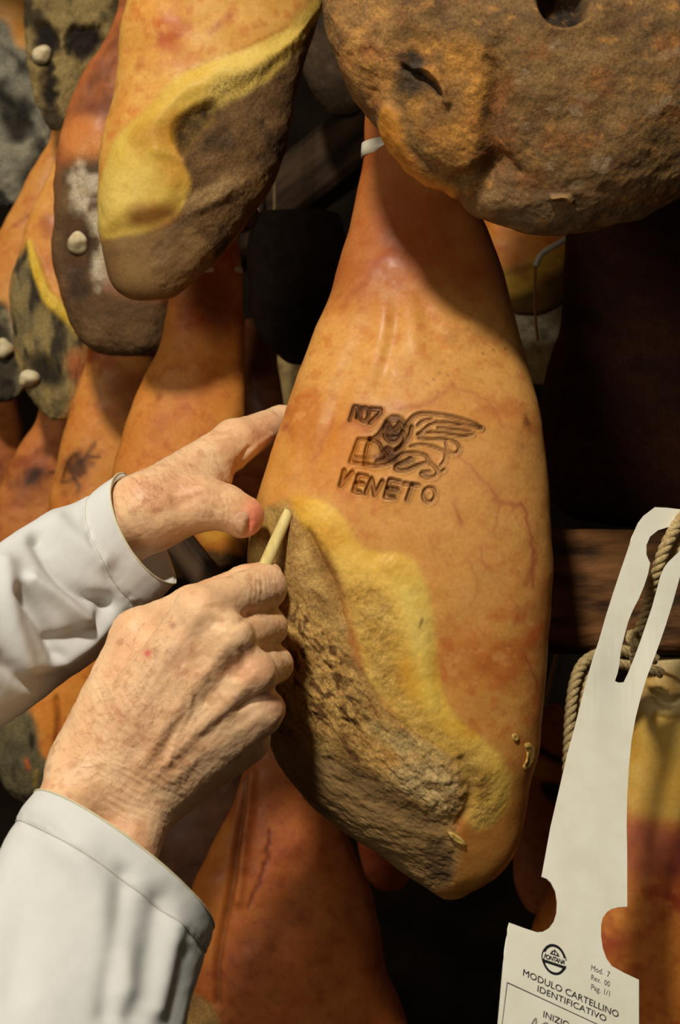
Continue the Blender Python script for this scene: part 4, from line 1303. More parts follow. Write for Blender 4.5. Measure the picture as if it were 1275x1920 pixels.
def make_tag():
    A, B = densify(tag_outer, 10), densify(tag_hole, 8)
    pts = [Vector(p) for p in A + B]
    e = [(i, (i + 1) % len(A)) for i in range(len(A))] + [(len(A) + i, len(A) + (i + 1) % len(B)) for i in range(len(B))]
    gx, gy = np.meshgrid(np.arange(930, 1300, 13.0), np.arange(955, 2045, 13.0))
    gx, gy = gx.ravel().astype(F), gy.ravel().astype(F)
    ok = (poly_sd(gx, gy, tag_outer, 20, 0) > 5) & (poly_sd(gx, gy, tag_hole, 20, 0) < -5)
    pts += [Vector((float(x), float(y))) for x, y in zip(gx[ok], gy[ok])]
    v, ed, fc, *_ = geometry.delaunay_2d_cdt(pts, e, [], 0, 1e-4)
    V = np.array([(p.x, p.y) for p in v])
    fcs = np.array([f for f in fc if len(f) == 3])
    cen = V[fcs].mean(1).astype(F)
    ins = (poly_sd(cen[:, 0], cen[:, 1], tag_outer, 20, 0) > 0) & (poly_sd(cen[:, 0], cen[:, 1], tag_hole, 20, 0) < 0)
    fcs = fcs[ins]
    co = np.array([P(x, y, tag_depth(x, y)) for x, y in V])
    # face the camera
    a, b, c = co[fcs[:, 0]], co[fcs[:, 1]], co[fcs[:, 2]]
    fl = np.cross(b - a, c - a)[:, 1] > 0
    fcs[fl] = fcs[fl][:, ::-1]
    root = empty('card_tag', tuple(P(1060, 2040, tag_depth(1060, 2040))))
    tag(root, 'white card tag with punched slot and Italian print, hanging by a rope', 'tag')
    o = build_mesh('card', co, [fcs], M_PAPER, root, smooth=False)
    s = o.modifiers.new('thickness', 'SOLIDIFY')
    s.thickness = 0.0007
    s.offset = -1
    return root


TAG = make_tag()


def ink(name, body, org, ux, uy, size, mat, spacing=1.0, align='LEFT', bold=0.0, parent=None, fit=None):
    """printed line: letters laid on the card; org pixel of the baseline start, ux / uy pixel directions of the card's own axes"""
    cu = bpy.data.curves.new('letters', 'FONT')
    cu.body = body
    cu.size = 1.0
    cu.space_character = spacing
    cu.align_x = align
    cu.resolution_u = 3
    cu.offset = bold
    to = bpy.data.objects.new('letters', cu)
    C.objects.link(to)
    dg = bpy.context.evaluated_depsgraph_get()
    me = to.evaluated_get(dg).to_mesh()
    v = np.array([(p.co.x, p.co.y) for p in me.vertices])
    tris = []
    me.calc_loop_triangles()
    tris = np.array([t.vertices[:] for t in me.loop_triangles])
    to.evaluated_get(dg).to_mesh_clear()
    bpy.data.objects.remove(to)
    bpy.data.curves.remove(cu)
    v = v * size
    if fit:
        v[:, 0] *= fit / (v[:, 0].max() - v[:, 0].min())
    return ink_mesh(name, v, tris, org, ux, uy, mat, parent)


def ink_mesh(name, v, tris, org, ux, uy, mat, parent=None):
    ux, uy, org = np.array(ux, float), np.array(uy, float), np.array(org, float)
    px = org[None, :] + v[:, :1] * ux + v[:, 1:2] * uy
    co = np.array([P(x, y, tag_depth(x, y) - 0.00035) for x, y in px])
    a, b, c = co[tris[:, 0]], co[tris[:, 1]], co[tris[:, 2]]
    fl = np.cross(b - a, c - a)[:, 1] > 0
    tris = tris.copy()
    tris[fl] = tris[fl][:, ::-1]
    return build_mesh(name, co, [tris], mat, parent or TAG, smooth=False)


def ribbon(pts, w):
    """flat stroke of width w along pts in the card's drawing plane"""
    p = np.asarray(pts, float)
    t = np.gradient(p, axis=0)
    t /= np.linalg.norm(t, axis=1, keepdims=True) + 1e-9
    n = np.stack([-t[:, 1], t[:, 0]], 1)
    v = np.vstack([p + n * w / 2, p - n * w / 2])
    m = len(p)
    i = np.arange(m - 1)
    return v, np.vstack([np.stack([i, i + 1, m + i], 1), np.stack([i + 1, m + i + 1, m + i], 1)])


UX, UY = (0.905, 0.43), (0.10, -0.99)
UX, UY = (0.913, 0.407), (0.12, -0.99)
ink('printed_line', 'MODULO CARTELLINO', (979, 1828), UX, UY, 17.5, M_INK, 1.0, bold=0.0, fit=196)
ink('printed_line', 'IDENTIFICATIVO', (1006, 1858), UX, UY, 16.5, M_INK, 1.0, bold=0.0, fit=141)
ink('printed_line', 'INIZIO LOTTO', (1017, 1906), UX, UY, 17.0, M_INK, 1.0, bold=0.0, fit=120)
for i, s in enumerate(('Mod.  7', 'Rev.  00', 'Pag. 1/1')):
    ink('printed_line', s, (1107, 1818 + i * 18), (0.92, 0.36), UY, 14.5, M_INKFAINT, fit=38)
v, t = ribbon([(0, 0), (300, 0)], 1.6)
ink_mesh('printed_rule', v, t, (951, 1842), (0.905, 0.42), UY, M_INK)
v, t = ribbon([(0, 0), (0, -180)], 1.4)
ink_mesh('printed_rule', v, t, (951, 1842), UX, UY, M_INK)
# handwriting at the lower edge
for pts in ([(994, 1930), (1003, 1912), (1010, 1900), (1012, 1904), (1008, 1930)], [(1022, 1930), (1020, 1915), (1030, 1908), (1036, 1916), (1034, 1930)]):
    p2 = chaikin(pts, False, 2)
    v, t = ribbon(p2, 3.0)
    ink_mesh('handwriting', v, t, (-6, 8), (1, 0), (0, 1), M_PEN)
# round emblem
LG = (1039, 1799)
LX, LY = (0.93, 0.30), (0.06, -1.0)
logo = empty('printed_emblem')
logo.location = TAG.location
logo.parent = TAG
logo.location = (0, 0, 0)


def logo_part(name, v, t, mat=M_INK):
    o = ink_mesh(name, np.asarray(v, float), np.asarray(t), LG, LX, LY, mat, TAG)
    o.parent = logo
    return o


def circ(r, a0, a1, n=60):
    return [(r * math.cos(math.radians(a0 + (a1 - a0) * i / n)), r * math.sin(math.radians(a0 + (a1 - a0) * i / n))) for i in range(n + 1)]


v, t = ribbon(circ(24.5, 12, 348), 2.0)
logo_part('ring', v, t)
v, t = ribbon([(x, y * 1.18) for x, y in circ(22.0, 20, 160)], 4.6)
logo_part('ring', v, t)
v, t = ribbon([(x, y * 1.18) for x, y in circ(22.0, 190, 335)], 4.2)
logo_part('ring', v, t)
v, t = ribbon([(-20, -8.0), (24, -8.5)], 5.0)
logo_part('bar', v, t)
o = ink('lettering', 'FONTANA', (LG[0] - 20, LG[1] - 3), LX, (0.30, -1.0), 11.5, M_INK, .86, bold=0.02, fit=42)
o.parent = logo
for pts in ([(-7, 11), (0, 18), (8, 11)], [(-5, 10), (-5, 15)], [(0, 9), (0, 18)], [(6, 10), (6, 14)], [(-9, 9), (10, 9)]):
    v, t = ribbon(pts, 1.8)
    logo_part('device', v, t)

# ropes that carry tag and ham
_r = rope('hanging_rope', 'sisal rope threaded through the hole of the white card tag',
     [P(1330, 870, .87), P(1300, 940, .86), P(1268, 985, .848), P(1244, 1030, .846), P(1228, 1085, .852), P(1214, 1140, .862), P(1198, 1190, .872), P(1188, 1230, .885), P(1200, 1262, .91)], 0.0036, 0.016)
rope('hanging_rope', '',
     [P(1345, 880, .875), P(1315, 960, .862), P(1286, 1000, .856), P(1264, 1040, .854), P(1248, 1090, .858), P(1234, 1140, .864), P(1214, 1180, .87), P(1196, 1196, .872), P(1183, 1186, .868), P(1184, 1205, .862), P(1204, 1210, .862)], 0.0034, 0.015, parent=_r)
_r = rope('rope_loop', 'doubled sisal rope loop sticking out left of the white card tag',
     [P(1230, 1236, .915), P(1160, 1216, .905), P(1118, 1226, .895), P(1088, 1246, .885), P(1074, 1290, .88), P(1068, 1350, .878), P(1066, 1410, .878), P(1064, 1470, .88), P(1075, 1530, .89), P(1110, 1570, .90)], 0.0036, 0.016)
rope('rope_loop', '',
     [P(1240, 1262, .918), P(1150, 1240, .905), P(1112, 1252, .893), P(1096, 1290, .885), P(1088, 1350, .884), P(1084, 1410, .884), P(1080, 1470, .886), P(1092, 1520, .893), P(1120, 1550, .90)], 0.0034, 0.015, parent=_r)

# ------------------------------------------------------------------ bone needle
_c, _n = pick(HAM, 537, 969)
na_, nb_ = P(537, 969, float(_c[1]) - .001), P(448, 1172, .774)
nd = (nb_ - na_) / np.linalg.norm(nb_ - na_)
s = np.linspace(-0.010, np.linalg.norm(nb_ - na_), 60)
rad = np.interp(s, [-0.010, 0, 0.004, 0.02, 0.06, s[-1]], [0.0024, 0.0032, 0.0033, 0.0036, 0.0040, 0.0042])
npth = na_[None, :] + s[:, None] * nd[None, :]
needle = empty('bone_needle', tuple(npth[-1]))
tag(needle, 'pale polished bone probe pushed into the ham by the lower hand', 'probe')
tube('shaft', npth, rad, M_NEEDLE, needle, seg=20)


# ------------------------------------------------------------------ flesh: smooth-blended volumes turned into one surface
class Flesh:
    def __init__(self, lo, hi, h):
        self.h = h
        self.lo = np.array(lo, float)
        self.n = np.ceil((np.array(hi) - self.lo) / h).astype(int) + 1
        self.v = np.full(self.n, 0.05, F)

    def _win(self, lo, hi):
        a = np.clip(np.floor((lo - self.lo) / self.h).astype(int), 0, self.n - 1)
        b = np.clip(np.ceil((hi - self.lo) / self.h).astype(int) + 1, 1, self.n)
        ax = [(self.lo[k] + np.arange(a[k], b[k]) * self.h).astype(F) for k in range(3)]
        return tuple(slice(a[k], b[k]) for k in range(3)), np.meshgrid(*ax, indexing='ij', sparse=True)

    def cone(self, a, b, ra, rb, k=0.004, sub=False):
        a, b = np.asarray(a, float), np.asarray(b, float)
        m = max(ra, rb) + 0.012 + k
        w, (X, Y, Z) = self._win(np.minimum(a, b) - m, np.maximum(a, b) + m)
        e = b - a
        l = e @ e + 1e-12
        t = np.clip(((X - a[0]) * e[0] + (Y - a[1]) * e[1] + (Z - a[2]) * e[2]) / l, 0, 1)
        d = np.sqrt((X - a[0] - t * e[0]) ** 2 + (Y - a[1] - t * e[1]) ** 2 + (Z - a[2] - t * e[2]) ** 2) - (ra + (rb - ra) * t)
        self._mix(w, d, k, sub)

    def _mix(self, w, d, k, sub):
        v = self.v[w]
        if sub:
            d = -d
            hh = np.clip(0.5 - 0.5 * (v - d) / k, 0, 1)
            self.v[w] = v * (1 - hh) + d * hh + k * hh * (1 - hh)
        else:
            hh = np.clip(0.5 + 0.5 * (v - d) / k, 0, 1)
            self.v[w] = v * (1 - hh) + d * hh - k * hh * (1 - hh)

    def surface(self):
        v = self.v
        ins = v < 0
        n = v.shape
        # cells with a sign change
        c = np.zeros(tuple(k - 1 for k in n), np.int8)
        for dx in (0, 1):
            for dy in (0, 1):
                for dz in (0, 1):
                    c += ins[dx:n[0] - 1 + dx, dy:n[1] - 1 + dy, dz:n[2] - 1 + dz]
        act = (c > 0) & (c < 8)
        idx = np.argwhere(act)
        num = np.full(act.shape, -1, np.int64)
        num[act] = np.arange(len(idx))
        acc = np.zeros((len(idx), 3))
        cnt = np.zeros(len(idx))
        cor = [(x, y, z) for x in (0, 1) for y in (0, 1) for z in (0, 1)]
        val = {q: v[idx[:, 0] + q[0], idx[:, 1] + q[1], idx[:, 2] + q[2]] for q in cor}
        for q in cor:
            for ax in range(3):
                if q[ax]:
                    continue
                q2 = list(q)
                q2[ax] = 1
                q2 = tuple(q2)
                va, vb = val[q], val[q2]
                s = (va < 0) != (vb < 0)
                t = np.where(s, va / np.where(s, va - vb, 1), 0)
                p = np.tile(np.array(q, float), (len(idx), 1))
                p[:, ax] += t
                acc[s] += p[s]
                cnt[s] += 1
        co = self.lo + (idx + acc / cnt[:, None]) * self.h
        faces = []
        for ax in range(3):
            a, b = [(1, 2), (2, 0), (0, 1)][ax]
            sl0 = [slice(1, -1)] * 3
            sl1 = [slice(1, -1)] * 3
            sl0[ax] = slice(0, -1)
            sl1[ax] = slice(1, None)
            s0, s1 = ins[tuple(sl0)], ins[tuple(sl1)]
            for flip, mask in ((False, s0 & ~s1), (True, ~s0 & s1)):
                e = np.argwhere(mask)
                off = np.ones(3, int)
                off[ax] = 0
                e = e + off
                quad = []
                for da, db in ((-1, -1), (0, -1), (0, 0), (-1, 0)):
                    q = e.copy()
                    q[:, a] += da
                    q[:, b] += db
                    quad.append(num[q[:, 0], q[:, 1], q[:, 2]])
                f = np.stack(quad, 1)
                if flip:
                    f = f[:, ::-1]
                faces.append(f)
        f = np.vstack(faces)
        f = f[(f >= 0).all(1)]
        # keep the largest connected piece
        lab = np.arange(len(co))
        while True:
            m = lab[f].min(1)
            l2 = lab.copy()
            for k in range(4):
                np.minimum.at(l2, f[:, k], m)
            l2 = l2[l2]
            if (l2 == lab).all():
                break
            lab = l2
        keep = lab == np.bincount(lab).argmax()
        mp = np.full(len(co), -1, np.int64)
        mp[keep] = np.arange(keep.sum())
        f = mp[f[keep[f[:, 0]]]]
        return co[keep], f


def smooth_mesh(co, f, it, lam=0.5):
    e = np.vstack([f[:, [0, 1]], f[:, [1, 2]], f[:, [2, 3]], f[:, [3, 0]]])
    for _ in range(it):
        s = np.zeros_like(co)
        c = np.zeros(len(co))
        for k in range(3):
            s[:, k] = np.bincount(e[:, 0], co[e[:, 1], k], len(co)) + np.bincount(e[:, 1], co[e[:, 0], k], len(co))
        c = np.bincount(e[:, 0], None, len(co)) + np.bincount(e[:, 1], None, len(co))
        co = co * (1 - lam) + lam * s / np.maximum(c, 1)[:, None]
    return co


def vert_normals(co, f):
    d1, d2 = co[f[:, 2]] - co[f[:, 0]], co[f[:, 3]] - co[f[:, 1]]
    n = np.cross(d1, d2)
    o = np.zeros_like(co)
    for k in range(4):
        for a in range(3):
            o[:, a] += np.bincount(f[:, k], n[:, a], len(co))
    return o / (np.linalg.norm(o, axis=1, keepdims=True) + 1e-12)


def R(px, d):
    return px * d / FPX


def chain(fl, pts, k, kj):
    """pts: (px, py, depth, radius px)"""
    for i in range(len(pts) - 1):
        a, b = pts[i], pts[i + 1]
        fl.cone(P(*a[:3]), P(*b[:3]), R(a[3], a[2]), R(b[3], b[2]), k if i == 0 else kj)


def skin_finish(name, fl, parent, seed, ridges, spots, anis=None, label=None, extra=None):
    co, f = fl.surface()
    co = smooth_mesh(co, f, 3, 0.5)
    n = vert_normals(co, f)
    X, Y = to_px(co)
    front = sstep(0.3, -0.15, n[:, 1])
    disp = 0.00045 * fbm(co * 120, 3, seed) + 0.00018 * fbm(co * 420, 2, seed + 1)
    c0, c1, c2 = lin((232, 184, 138)), lin((240, 202, 158)), lin((222, 162, 120))
    a = np.clip(0.5 + 0.9 * fbm(co * 70, 4, seed + 2), 0, 1)[:, None]
    b = sstep(0.0, 0.5, fbm(co * 45 + 3, 4, seed + 3))[:, None] * 0.6
    col = c0 * (1 - a) + c1 * a
    col = col * (1 - b) + c2 * b
    s = sstep(0.22, 0.45, fbm(co * 150 + 8, 3, seed + 4))[:, None] * 0.35
    col = col * (1 - s) + lin((180, 116, 72))[None, :] * s
    for l in ridges:
        w = l[1]
        d = line_d(X, Y, l[0], w * 4)
        k = np.nonzero(d < w * 4)[0]
        gs = np.exp(-(d[k] / w) ** 2) * front[k]
        disp[k] += l[2] * gs
        if len(l) > 3:
            o = (gs * l[4])[:, None]
            col[k] = col[k] * (1 - o) + lin(l[3])[None, :] * o
    for (x, y, r, c, o) in spots:
        g = np.exp(-((X - x) ** 2 + (Y - y) ** 2) / (r * r)) * front * o
        g = np.clip(g, 0, 1)[:, None]
        col = col * (1 - g) + lin(c)[None, :] * g
    for an in anis or ():
        (cx, cy, rx, ry, ang, fa, fb, amp) = an
        ca, sa = math.cos(ang), math.sin(ang)
        u, v = (X - cx) * ca + (Y - cy) * sa, -(X - cx) * sa + (Y - cy) * ca
        m = np.exp(-(u / rx) ** 2 - (v / ry) ** 2) * front
        q = fbm(np.stack([u / fa, v / fb, 0 * u], 1) + 0.4 * fbm(co * 100, 2, seed + 9)[:, None], 3, seed + 7)
        r = 1 - np.abs(q) * 2.2
        disp -= amp * m * np.clip(r, 0, 1) ** 3
        o = (m * np.clip(r, 0, 1) ** 3 * 0.25)[:, None]
        col = col * (1 - o) + lin((160, 96, 60))[None, :] * o
    co = co + n * disp[:, None]
    o = build_mesh(name, co, [f], M_SKIN, parent, col)
    if label:
        o['label'] = label
    return dict(co=co, n=vert_normals(co, f), X=X, Y=Y, front=front, obj=o)


person = empty('person', tuple(P(100, 1990, .62)))
tag(person, 'person in a white work coat, only both forearms and hands in view, probing the ham', 'person')

# the hand that holds the needle
fl = Flesh(P(-60, 1900, .62) - np.array([0.0, 0.03, 0.0]), np.array([P(600, 1010, .80)[0], 0.845, P(600, 1010, .80)[2]]), 0.00095)
K = 0.010
fl.cone(P(30, 1800, .66), P(140, 1478, .718), R(78, .66), R(60, .718), K)
fl.cone(P(150, 1840, .67), P(258, 1535, .722), R(76, .67), R(58, .722), K)
for a in [((165, 1440, .726, 60), (374, 1152, .722, 47)), ((200, 1462, .722, 60), (424, 1203, .722, 44)),
          ((232, 1485, .724, 58), (470, 1266, .726, 42)), ((268, 1505, .730, 56), (482, 1338, .734, 42))]:
    chain(fl, a, K, K)
chain(fl, [(150, 1430, .735, 60), (262, 1196, .748, 53)], K, K)                     # ball of the thumb
fl.cone(P(300, 1490, .742), P(455, 1385, .752), R(58, .742), R(52, .752), K)         # heel of the hand
fl.cone(P(230, 1440, .750), P(400, 1260, .756), R(60, .75), R(52, .756), K)          # palm
chain(fl, [(262, 1196, .748, 52), (362, 1142, .772, 44), (462, 1098, .797, 38), (498, 1084, .802, 33)], 0.006, 0.003)   # thumb
chain(fl, [(374, 1148, .722, 47), (494, 1101, .768, 43), (470, 1132, .797, 36), (432, 1128, .792, 32)], 0.006, 0.0022)  # forefinger
chain(fl, [(426, 1205, .724, 44), (500, 1176, .770, 38), (470, 1200, .799, 34), (428, 1192, .790, 30)], 0.0035, 0.002)
chain(fl, [(472, 1268, .730, 42), (513, 1246, .772, 36), (478, 1264, .800, 33), (432, 1252, .788, 29)], 0.0035, 0.002)
chain(fl, [(484, 1338, .738, 42), (500, 1330, .774, 34), (466, 1338, .800, 31), (430, 1316, .786, 27)], 0.0035, 0.002)
for x, y, z, r in [(432, 1192, .718, 36), (474, 1258, .725, 32), (490, 1328, .734, 30)]:       # knuckles
    fl.cone(P(x, y, z), P(x + 2, y, z), R(r, z), R(r, z), 0.009)
G = lambda pts, w, l: (pts, w, l)
ridges = [
    G([(428, 1205), (380, 1270), (330, 1330), (270, 1430)], 12, .0008), G([(472, 1270), (420, 1325), (350, 1390), (290, 1450)], 12, .0008),
    G([(486, 1340), (430, 1385), (370, 1425), (310, 1470)], 12, .0007), G([(374, 1150), (320, 1230), (250, 1350)], 14, .0006),
    G([(440, 1245), (400, 1300), (345, 1350), (300, 1420)], 11, -.0009), G([(470, 1310), (430, 1345), (380, 1385)], 11, -.0009),
    G([(404, 1165), (445, 1172), (470, 1150)], 8, -.0012), G([(455, 1220), (462, 1245), (440, 1270)], 9, -.0012),
    G([(450, 1330), (490, 1305), (528, 1288)], 6, -.0016), G([(500, 1206), (515, 1205), (525, 1200)], 5, -.0012),
    G([(345, 1250), (365, 1320), (330, 1380), (315, 1430)], 5, .0006), G([(300, 1180), (280, 1260), (230, 1350)], 6, .0004),
    G([(480, 1075), (484, 1100), (480, 1130)], 3, -.0003), G([(488, 1072), (493, 1100), (488, 1130)], 3, -.0003), G([(472, 1078), (475, 1100), (471, 1128)], 3, -.0003),
    G([(300, 1110), (330, 1150), (350, 1200)], 14, -.0006),
]
spots = [(277, 1225, 8, (206, 84, 84), .9), (372, 1128, 34, (232, 184, 140), .5), (430, 1190, 30, (236, 196, 148), .5), (323, 1173, 7, (140, 84, 56), .6),  # the two pale spots on the knuckles are painted highlights
         (294, 1222, 6, (150, 96, 62), .5), (360, 1225, 10, (170, 112, 74), .5), (388, 1270, 9, (150, 110, 84), .5), (525, 1095, 22, (232, 176, 136), .5),
         (250, 1340, 40, (190, 124, 80), .35), (300, 1390, 30, (196, 132, 84), .3), (520, 1320, 30, (226, 156, 124), .4), (330, 1240, 40, (196, 134, 90), .3)]
anis = [(245, 1480, 110, 80, math.radians(28), 60, 7, .0007), (330, 1440, 120, 60, math.radians(32), 50, 8, .0005), (200, 1330, 90, 120, math.radians(60), 40, 8, .0003),
        (500, 1100, 45, 40, math.radians(85), 30, 5, .0003), (330, 1300, 140, 140, math.radians(-50), 40, 10, .0003)]
RH = skin_finish('arm', fl, person, 501, ridges, spots, anis, 'hand closed round the bone probe')

# the hand that steadies the ham
fl = Flesh(P(60, 1180, .74) - np.array([0.02, 0.06, 0.0]), np.array([P(740, 730, .90)[0], 0.985, P(740, 720, .90)[2]]), 0.00095)
fl.cone(P(120, 1040, .800), P(262, 956, .802), R(60, .80), R(58, .802), K)
fl.cone(P(130, 1065, .808), P(272, 985, .818), R(56, .808), R(54, .818), K)
chain(fl, [(272, 948, .800, 58), (440, 828, .850, 40)], K, K)
chain(fl, [(280, 962, .820, 52), (435, 834, .878, 38)], K, K)
chain(fl, [(285, 975, .832, 48), (425, 852, .905, 36)], K, K)
chain(fl, [(290, 985, .842, 46), (415, 880, .925, 33)], K, K)
chain(fl, [(285, 972, .806, 54), (374, 944, .806, 48)], K, K)
fl.cone(P(300, 955, .806), P(400, 900, .832), R(56, .806), R(28, .832), 0.012)
fl.cone(P(400, 884, .838), P(470, 834, .868), R(26, .838), R(17, .868), 0.006)
chain(fl, [(374, 943, .805, 47), (424, 952, .806, 41), (454, 968, .808, 41)], 0.008, 0.003)
chain(fl, [(440, 828, .850, 40), (526, 792, .892, 31), (610, 790, .908, 27), (672, 812, .906, 23)], 0.005, 0.003)
chain(fl, [(435, 834, .878, 38), (524, 816, .914, 30), (615, 834, .916, 27), (680, 864, .912, 23)], 0.004, 0.002)
chain(fl, [(425, 852, .905, 36), (515, 862, .928, 29), (605, 892, .920, 26), (668, 920, .914, 22)], 0.004, 0.002)
chain(fl, [(415, 880, .925, 33), (500, 912, .936, 26), (575, 942, .926, 23), (630, 962, .918, 20)], 0.004, 0.002)
# nail bed
fl.cone(P(469, 963, .7935), P(462, 1006, .803), R(5, .79), R(5, .80), 0.0015, sub=True)
ridges = [G([(446, 893), (458, 864), (478, 838), (508, 816)], 5, .0011), G([(438, 890), (446, 866), (466, 840)], 4, -.0008), G([(290, 900), (360, 862), (430, 822)], 12, .0005),
          G([(340, 930), (390, 912), (430, 905)], 10, .0006), G([(418, 935), (424, 955), (420, 978)], 3, -.0005), G([(428, 938), (432, 955), (430, 985)], 3, -.0004),
          G([(300, 960), (340, 948), (372, 925)], 12, -.0005), G([(300, 870), (330, 900), (350, 910)], 7, .0004)]
spots = [(474, 955, 26, (238, 130, 100), .8), (478, 985, 24, (236, 126, 98), .8), (450, 940, 22, (236, 188, 130), .5), (420, 935, 24, (232, 182, 130), .4), (450, 800, 30, (228, 176, 128), .4),
         (330, 900, 40, (206, 156, 116), .3), (440, 890, 10, (216, 140, 104), .5)]
anis = [(270, 925, 50, 70, math.radians(65), 40, 7, .0004), (390, 945, 40, 40, math.radians(75), 25, 6, .0004), (350, 880, 90, 40, math.radians(60), 30, 8, .0002)]
LH = skin_finish('arm', fl, person, 601, ridges, spots, anis, 'hand gripping the edge of the ham, thumb in view')


def nail(h, poly, lift, parent):
    pts = chaikin(poly, True, 2)
    cx, cy = pts.mean(0)
    co = []
    ks = (1.0, .8, .5, .2)
    n = len(pts)
    for li, k in enumerate(ks):
        for x, y in pts:
            c, nn = pick(h, cx + (x - cx) * k, cy + (y - cy) * k)
            p = P(cx + (x - cx) * k, cy + (y - cy) * k, c[1])
            co.append(p + nn * (0.0 if li == 0 else lift))
    f = [(l * n + i, l * n + (i + 1) % n, (l + 1) * n + (i + 1) % n, (l + 1) * n + i) for l in range(len(ks) - 1) for i in range(n)]
    o = (len(ks) - 1) * n
    t = [(o, o + i, o + i + 1) for i in range(1, n - 1)]
    co = np.array(co)
    f, t = np.array(f), np.array(t)
    nrm = np.cross(co[f[0][1]] - co[f[0][0]], co[f[0][3]] - co[f[0][0]])
    if nrm[1] > 0:
        f, t = f[:, ::-1], t[:, ::-1]
    return build_mesh('thumbnail', co, [f, t], M_NAIL, parent)


nail(LH, [(434, 972), (446, 960), (461, 959), (468, 967), (464, 985), (460, 1003), (450, 1005), (439, 992)], 0.0006, person)


# fine hairs on the back of the hand
def hairs(h, n, poly, parent, seed, ang0):
    r = np.random.default_rng(seed)
    lo, hi = np.min(poly, 0), np.max(poly, 0)
    co, fc = [], []
    cnt = 0
    while cnt < n:
        x, y = r.uniform(lo, hi)
        if poly_sd(np.array([x], F), np.array([y], F), poly, 5, 0)[0] < 0:
            continue
        c, nn = pick(h, x, y)
        a = ang0 + r.normal(0, .6)
        d = np.array([math.cos(a), 0, math.sin(a)])
        d = d - nn * (d @ nn)
        d /= np.linalg.norm(d) + 1e-9
        L = r.uniform(.003, .008)
        bend = np.cross(nn, d) * r.normal(0, .3)
        w = 0.000045
        pts = [c - nn * .0002, c + nn * L * .18 + d * L * .5 + bend * L * .2, c + nn * L * .16 + d * L + bend * L * .6]
        b = len(co)
        side = np.cross(nn, d)
        for i, p in enumerate(pts):
            ww = w * (1, .8, .25)[i]
            co += [p + side * ww, p - side * ww, p + nn * ww * 1.5]
        for i in range(2):
            q = b + i * 3
            fc += [(q, q + 1, q + 4, q + 3), (q + 1, q + 2, q + 5, q + 4), (q + 2, q, q + 3, q + 5)]
        cnt += 1
    o = build_mesh('body_hair', np.array(co), [np.array(fc)], M_HAIR, parent)
    o['kind'] = 'stuff'


hairs(RH, 230, [(140, 1380), (230, 1180), (340, 1130), (420, 1200), (440, 1280), (320, 1420), (200, 1500), (100, 1470)], person, 5, math.radians(-150))
hairs(LH, 60, [(240, 890), (330, 850), (420, 810), (400, 870), (320, 960), (260, 980)], person, 6, math.radians(150))


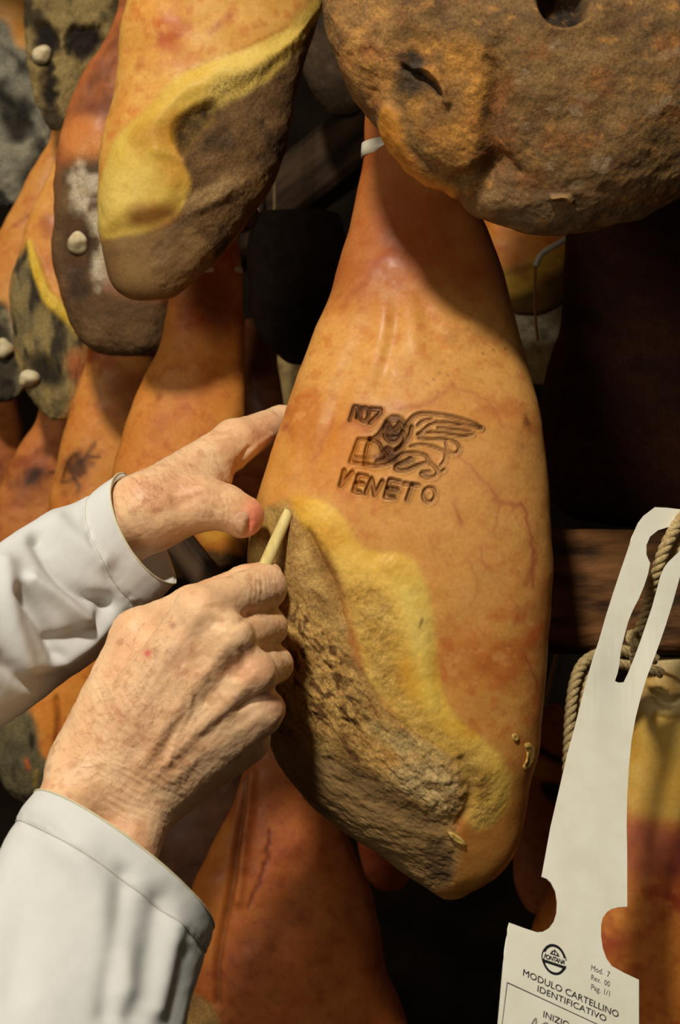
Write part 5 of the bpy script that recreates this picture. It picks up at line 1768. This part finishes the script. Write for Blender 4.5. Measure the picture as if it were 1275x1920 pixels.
# ------------------------------------------------------------------ coat sleeves
def sleeve(rings, cuff_t, folds, name, seed, parent, nr=230, na=240, ratio=(.9, .8), bias=0.0, label=None, shade=(214, 215, 211)):
    """rings: (ax, ay, bx, by, depth, front_dx, front_dy): one side, other side, depth of the axis, pixel shift of the near side"""
    r = np.array(rings, float)
    t = np.concatenate([[0], np.cumsum(np.linalg.norm(np.diff((r[:, :2] + r[:, 2:4]) / 2, axis=0), axis=1))])
    t /= t[-1]
    q = np.linspace(0, 1, nr) ** 1.25
    rr = np.stack([pchip(t, r[:, k], q) for k in range(r.shape[1])], 1)
    th = np.linspace(math.pi, -math.pi, na, endpoint=False)
    ct, st = np.cos(th), np.sin(th)

    def ring(row, shrink=1.0):
        ax, ay, bx, by, d, fx, fy = row
        cx, cy = (ax + bx) / 2, (ay + by) / 2
        hx, hy = (bx - ax) / 2 * shrink, (by - ay) / 2 * shrink
        hl = math.hypot(hx, hy) * d / FPX
        sf = np.where(st > 0, st, st * .1)
        px = cx + hx * ct + fx * sf
        py = cy + hy * ct + fy * sf
        dep = d - hl * np.where(st > 0, ratio[0], ratio[1]) * st
        c = np.stack([(px - 637.5) * d / FPX, dep, ZC + (960 - py) * d / FPX], 1)
        return c
    g = np.array([ring(x) for x in rr])
    n = grid_normals(g)
    # orient outwards
    cen = g.mean(1, keepdims=True)
    if ((g - cen) * n).sum(2).mean() < 0:
        n = -n
        flip = True
    else:
        flip = False
    co = g.reshape(-1, 3)
    nn = n.reshape(-1, 3)
    X, Y = to_px(co)
    Q = np.repeat(q, na)
    front = sstep(.3, -.1, nn[:, 1])
    disp = .0020 * fbm(co * 16, 3, seed) * sstep(0, .1, Q) + .0006 * fbm(co * 60, 3, seed + 1)
    for pts, w, l in folds:
        d = line_d(X, Y, pts, w * 3.5, 2)
        disp += l * np.exp(-(d / w) ** 2) * front
    # puckers along the hem seam
    ang = np.tile(th, nr)
    pk = np.exp(-((Q - cuff_t) / .018) ** 2)
    disp += pk * (-.0007 + .0007 * fbm(np.stack([ang * 7, Q * 60, 0 * Q], 1), 3, seed + 3))
    disp += sstep(cuff_t + .002, cuff_t - .004, Q) * .0006
    co2 = co + nn * disp[:, None]
    g2 = co2.reshape(nr, na, 3)
    # inside of the cuff: fold back in
    inner = []
    for i, k in ((0, .0008), (0, .0020), (2, .0026), (8, .0030), (20, .0034), (40, .004), (60, .005)):
        inner.append(g2[i] - n[i] * k)
    G2 = np.concatenate([np.array(inner[::-1]), g2], 0)
    ni = len(inner)
    f = grid_faces(len(G2), na)
    if flip:
        f = f[:, ::-1]
    V = G2.reshape(-1, 3)
    N = vert_normals(V, f)
    row = np.arange(len(f)) // na
    cut = ni + int(np.searchsorted(q, cuff_t))
    base = lin(shade)
    col = np.tile(base, (len(V), 1)) * (1 + .03 * fbm(V * 60, 3, seed + 5))[:, None]
    end = (len(G2) - 1) * na
    out = []
    for pn, sel in (('cuff', row < cut), ('coat_sleeve', row >= cut)):
        fl_ = [f[sel]]
        if pn == 'coat_sleeve':
            cap = np.stack([np.full(na - 2, end), end + np.arange(1, na - 1), end + np.arange(2, na)], 1)
            fl_.append(cap if not flip else cap[:, ::-1])
        used = np.unique(np.concatenate([x.ravel() for x in fl_]))
        mp = np.full(len(V), -1, np.int64)
        mp[used] = np.arange(len(used))
        out.append((pn, V[used], [mp[x] for x in fl_], N[used], col[used]))
    sl = build_mesh('coat_sleeve', out[1][1], out[1][2], M_CLOTH, parent, out[1][4], None, out[1][3])
    if label:
        sl['label'] = label
    cf = build_mesh('cuff', out[0][1], out[0][2], M_CLOTH, parent, out[0][4], None, out[0][3])
    cf.parent = sl
    # hem edge and seam thread
    e = g2[0] + n[0] * .0001
    hm = tube('hem_edge', e, .0005, M_HEM, parent, seg=6, closed=True)
    hm.parent = sl
    k = int(np.searchsorted(q, cuff_t))
    st_ = tube('seam', g2[k] + n[k] * .0002, .00030, M_STITCH, parent, seg=5, closed=True)
    st_.parent = sl
    return g2


sleeve([(66, 1487, 396, 1742, .690, 44, -62), (34, 1528, 390, 1778, .685, 40, -54), (6, 1582, 374, 1832, .678, 34, -44), (-30, 1665, 352, 1905, .665, 24, -30),
        (-80, 1790, 330, 2010, .645, 12, -15), (-150, 1960, 290, 2150, .61, 0, 0), (-260, 2200, 220, 2360, .55, 0, 0)], .075,
       [([(150, 1600), (200, 1720), (240, 1850)], 40, .004), ([(300, 1690), (280, 1790), (250, 1900)], 26, -.0030), ([(330, 1740), (318, 1810), (296, 1890)], 20, .0030),
        ([(345, 1790), (330, 1860), (320, 1920)], 22, -.0015), ([(60, 1560), (40, 1700), (20, 1850)], 36, -.003), ([(230, 1640), (215, 1760), (200, 1900)], 22, -.003)],
       'coat_sleeve', 701, person, label='white coat sleeve of the probing hand', ratio=(.62, .6))
sleeve([(232, 888, 326, 1092, .805, -40, 6), (190, 914, 292, 1128, .80, -34, 4), (150, 938, 246, 1168, .795, -26, 2), (92, 962, 182, 1232, .785, -16, 0), (40, 992, 112, 1288, .772, -8, 0),
        (-20, 1028, 40, 1338, .755, 0, 0), (-120, 1080, -60, 1405, .72, 0, 0), (-260, 1140, -200, 1480, .68, 0, 0)], .105,
       [([(70, 1010), (105, 1070), (150, 1120), (200, 1130)], 16, -.007), ([(60, 1090), (110, 1120), (160, 1165)], 16, .006), ([(40, 1110), (80, 1160), (110, 1230)], 15, -.007),
        ([(110, 980), (150, 1020), (190, 1050)], 22, .004), ([(10, 1060), (20, 1150), (50, 1250)], 22, .005), ([(110, 1200), (160, 1185), (205, 1140)], 14, -.004),
        ([(120, 1240), (170, 1205), (205, 1165)], 12, .003), ([(0, 1240), (60, 1285), (120, 1270)], 16, -.004)],
       'coat_sleeve', 711, person, label='white coat sleeve of the steadying hand', ratio=(.8, .75))
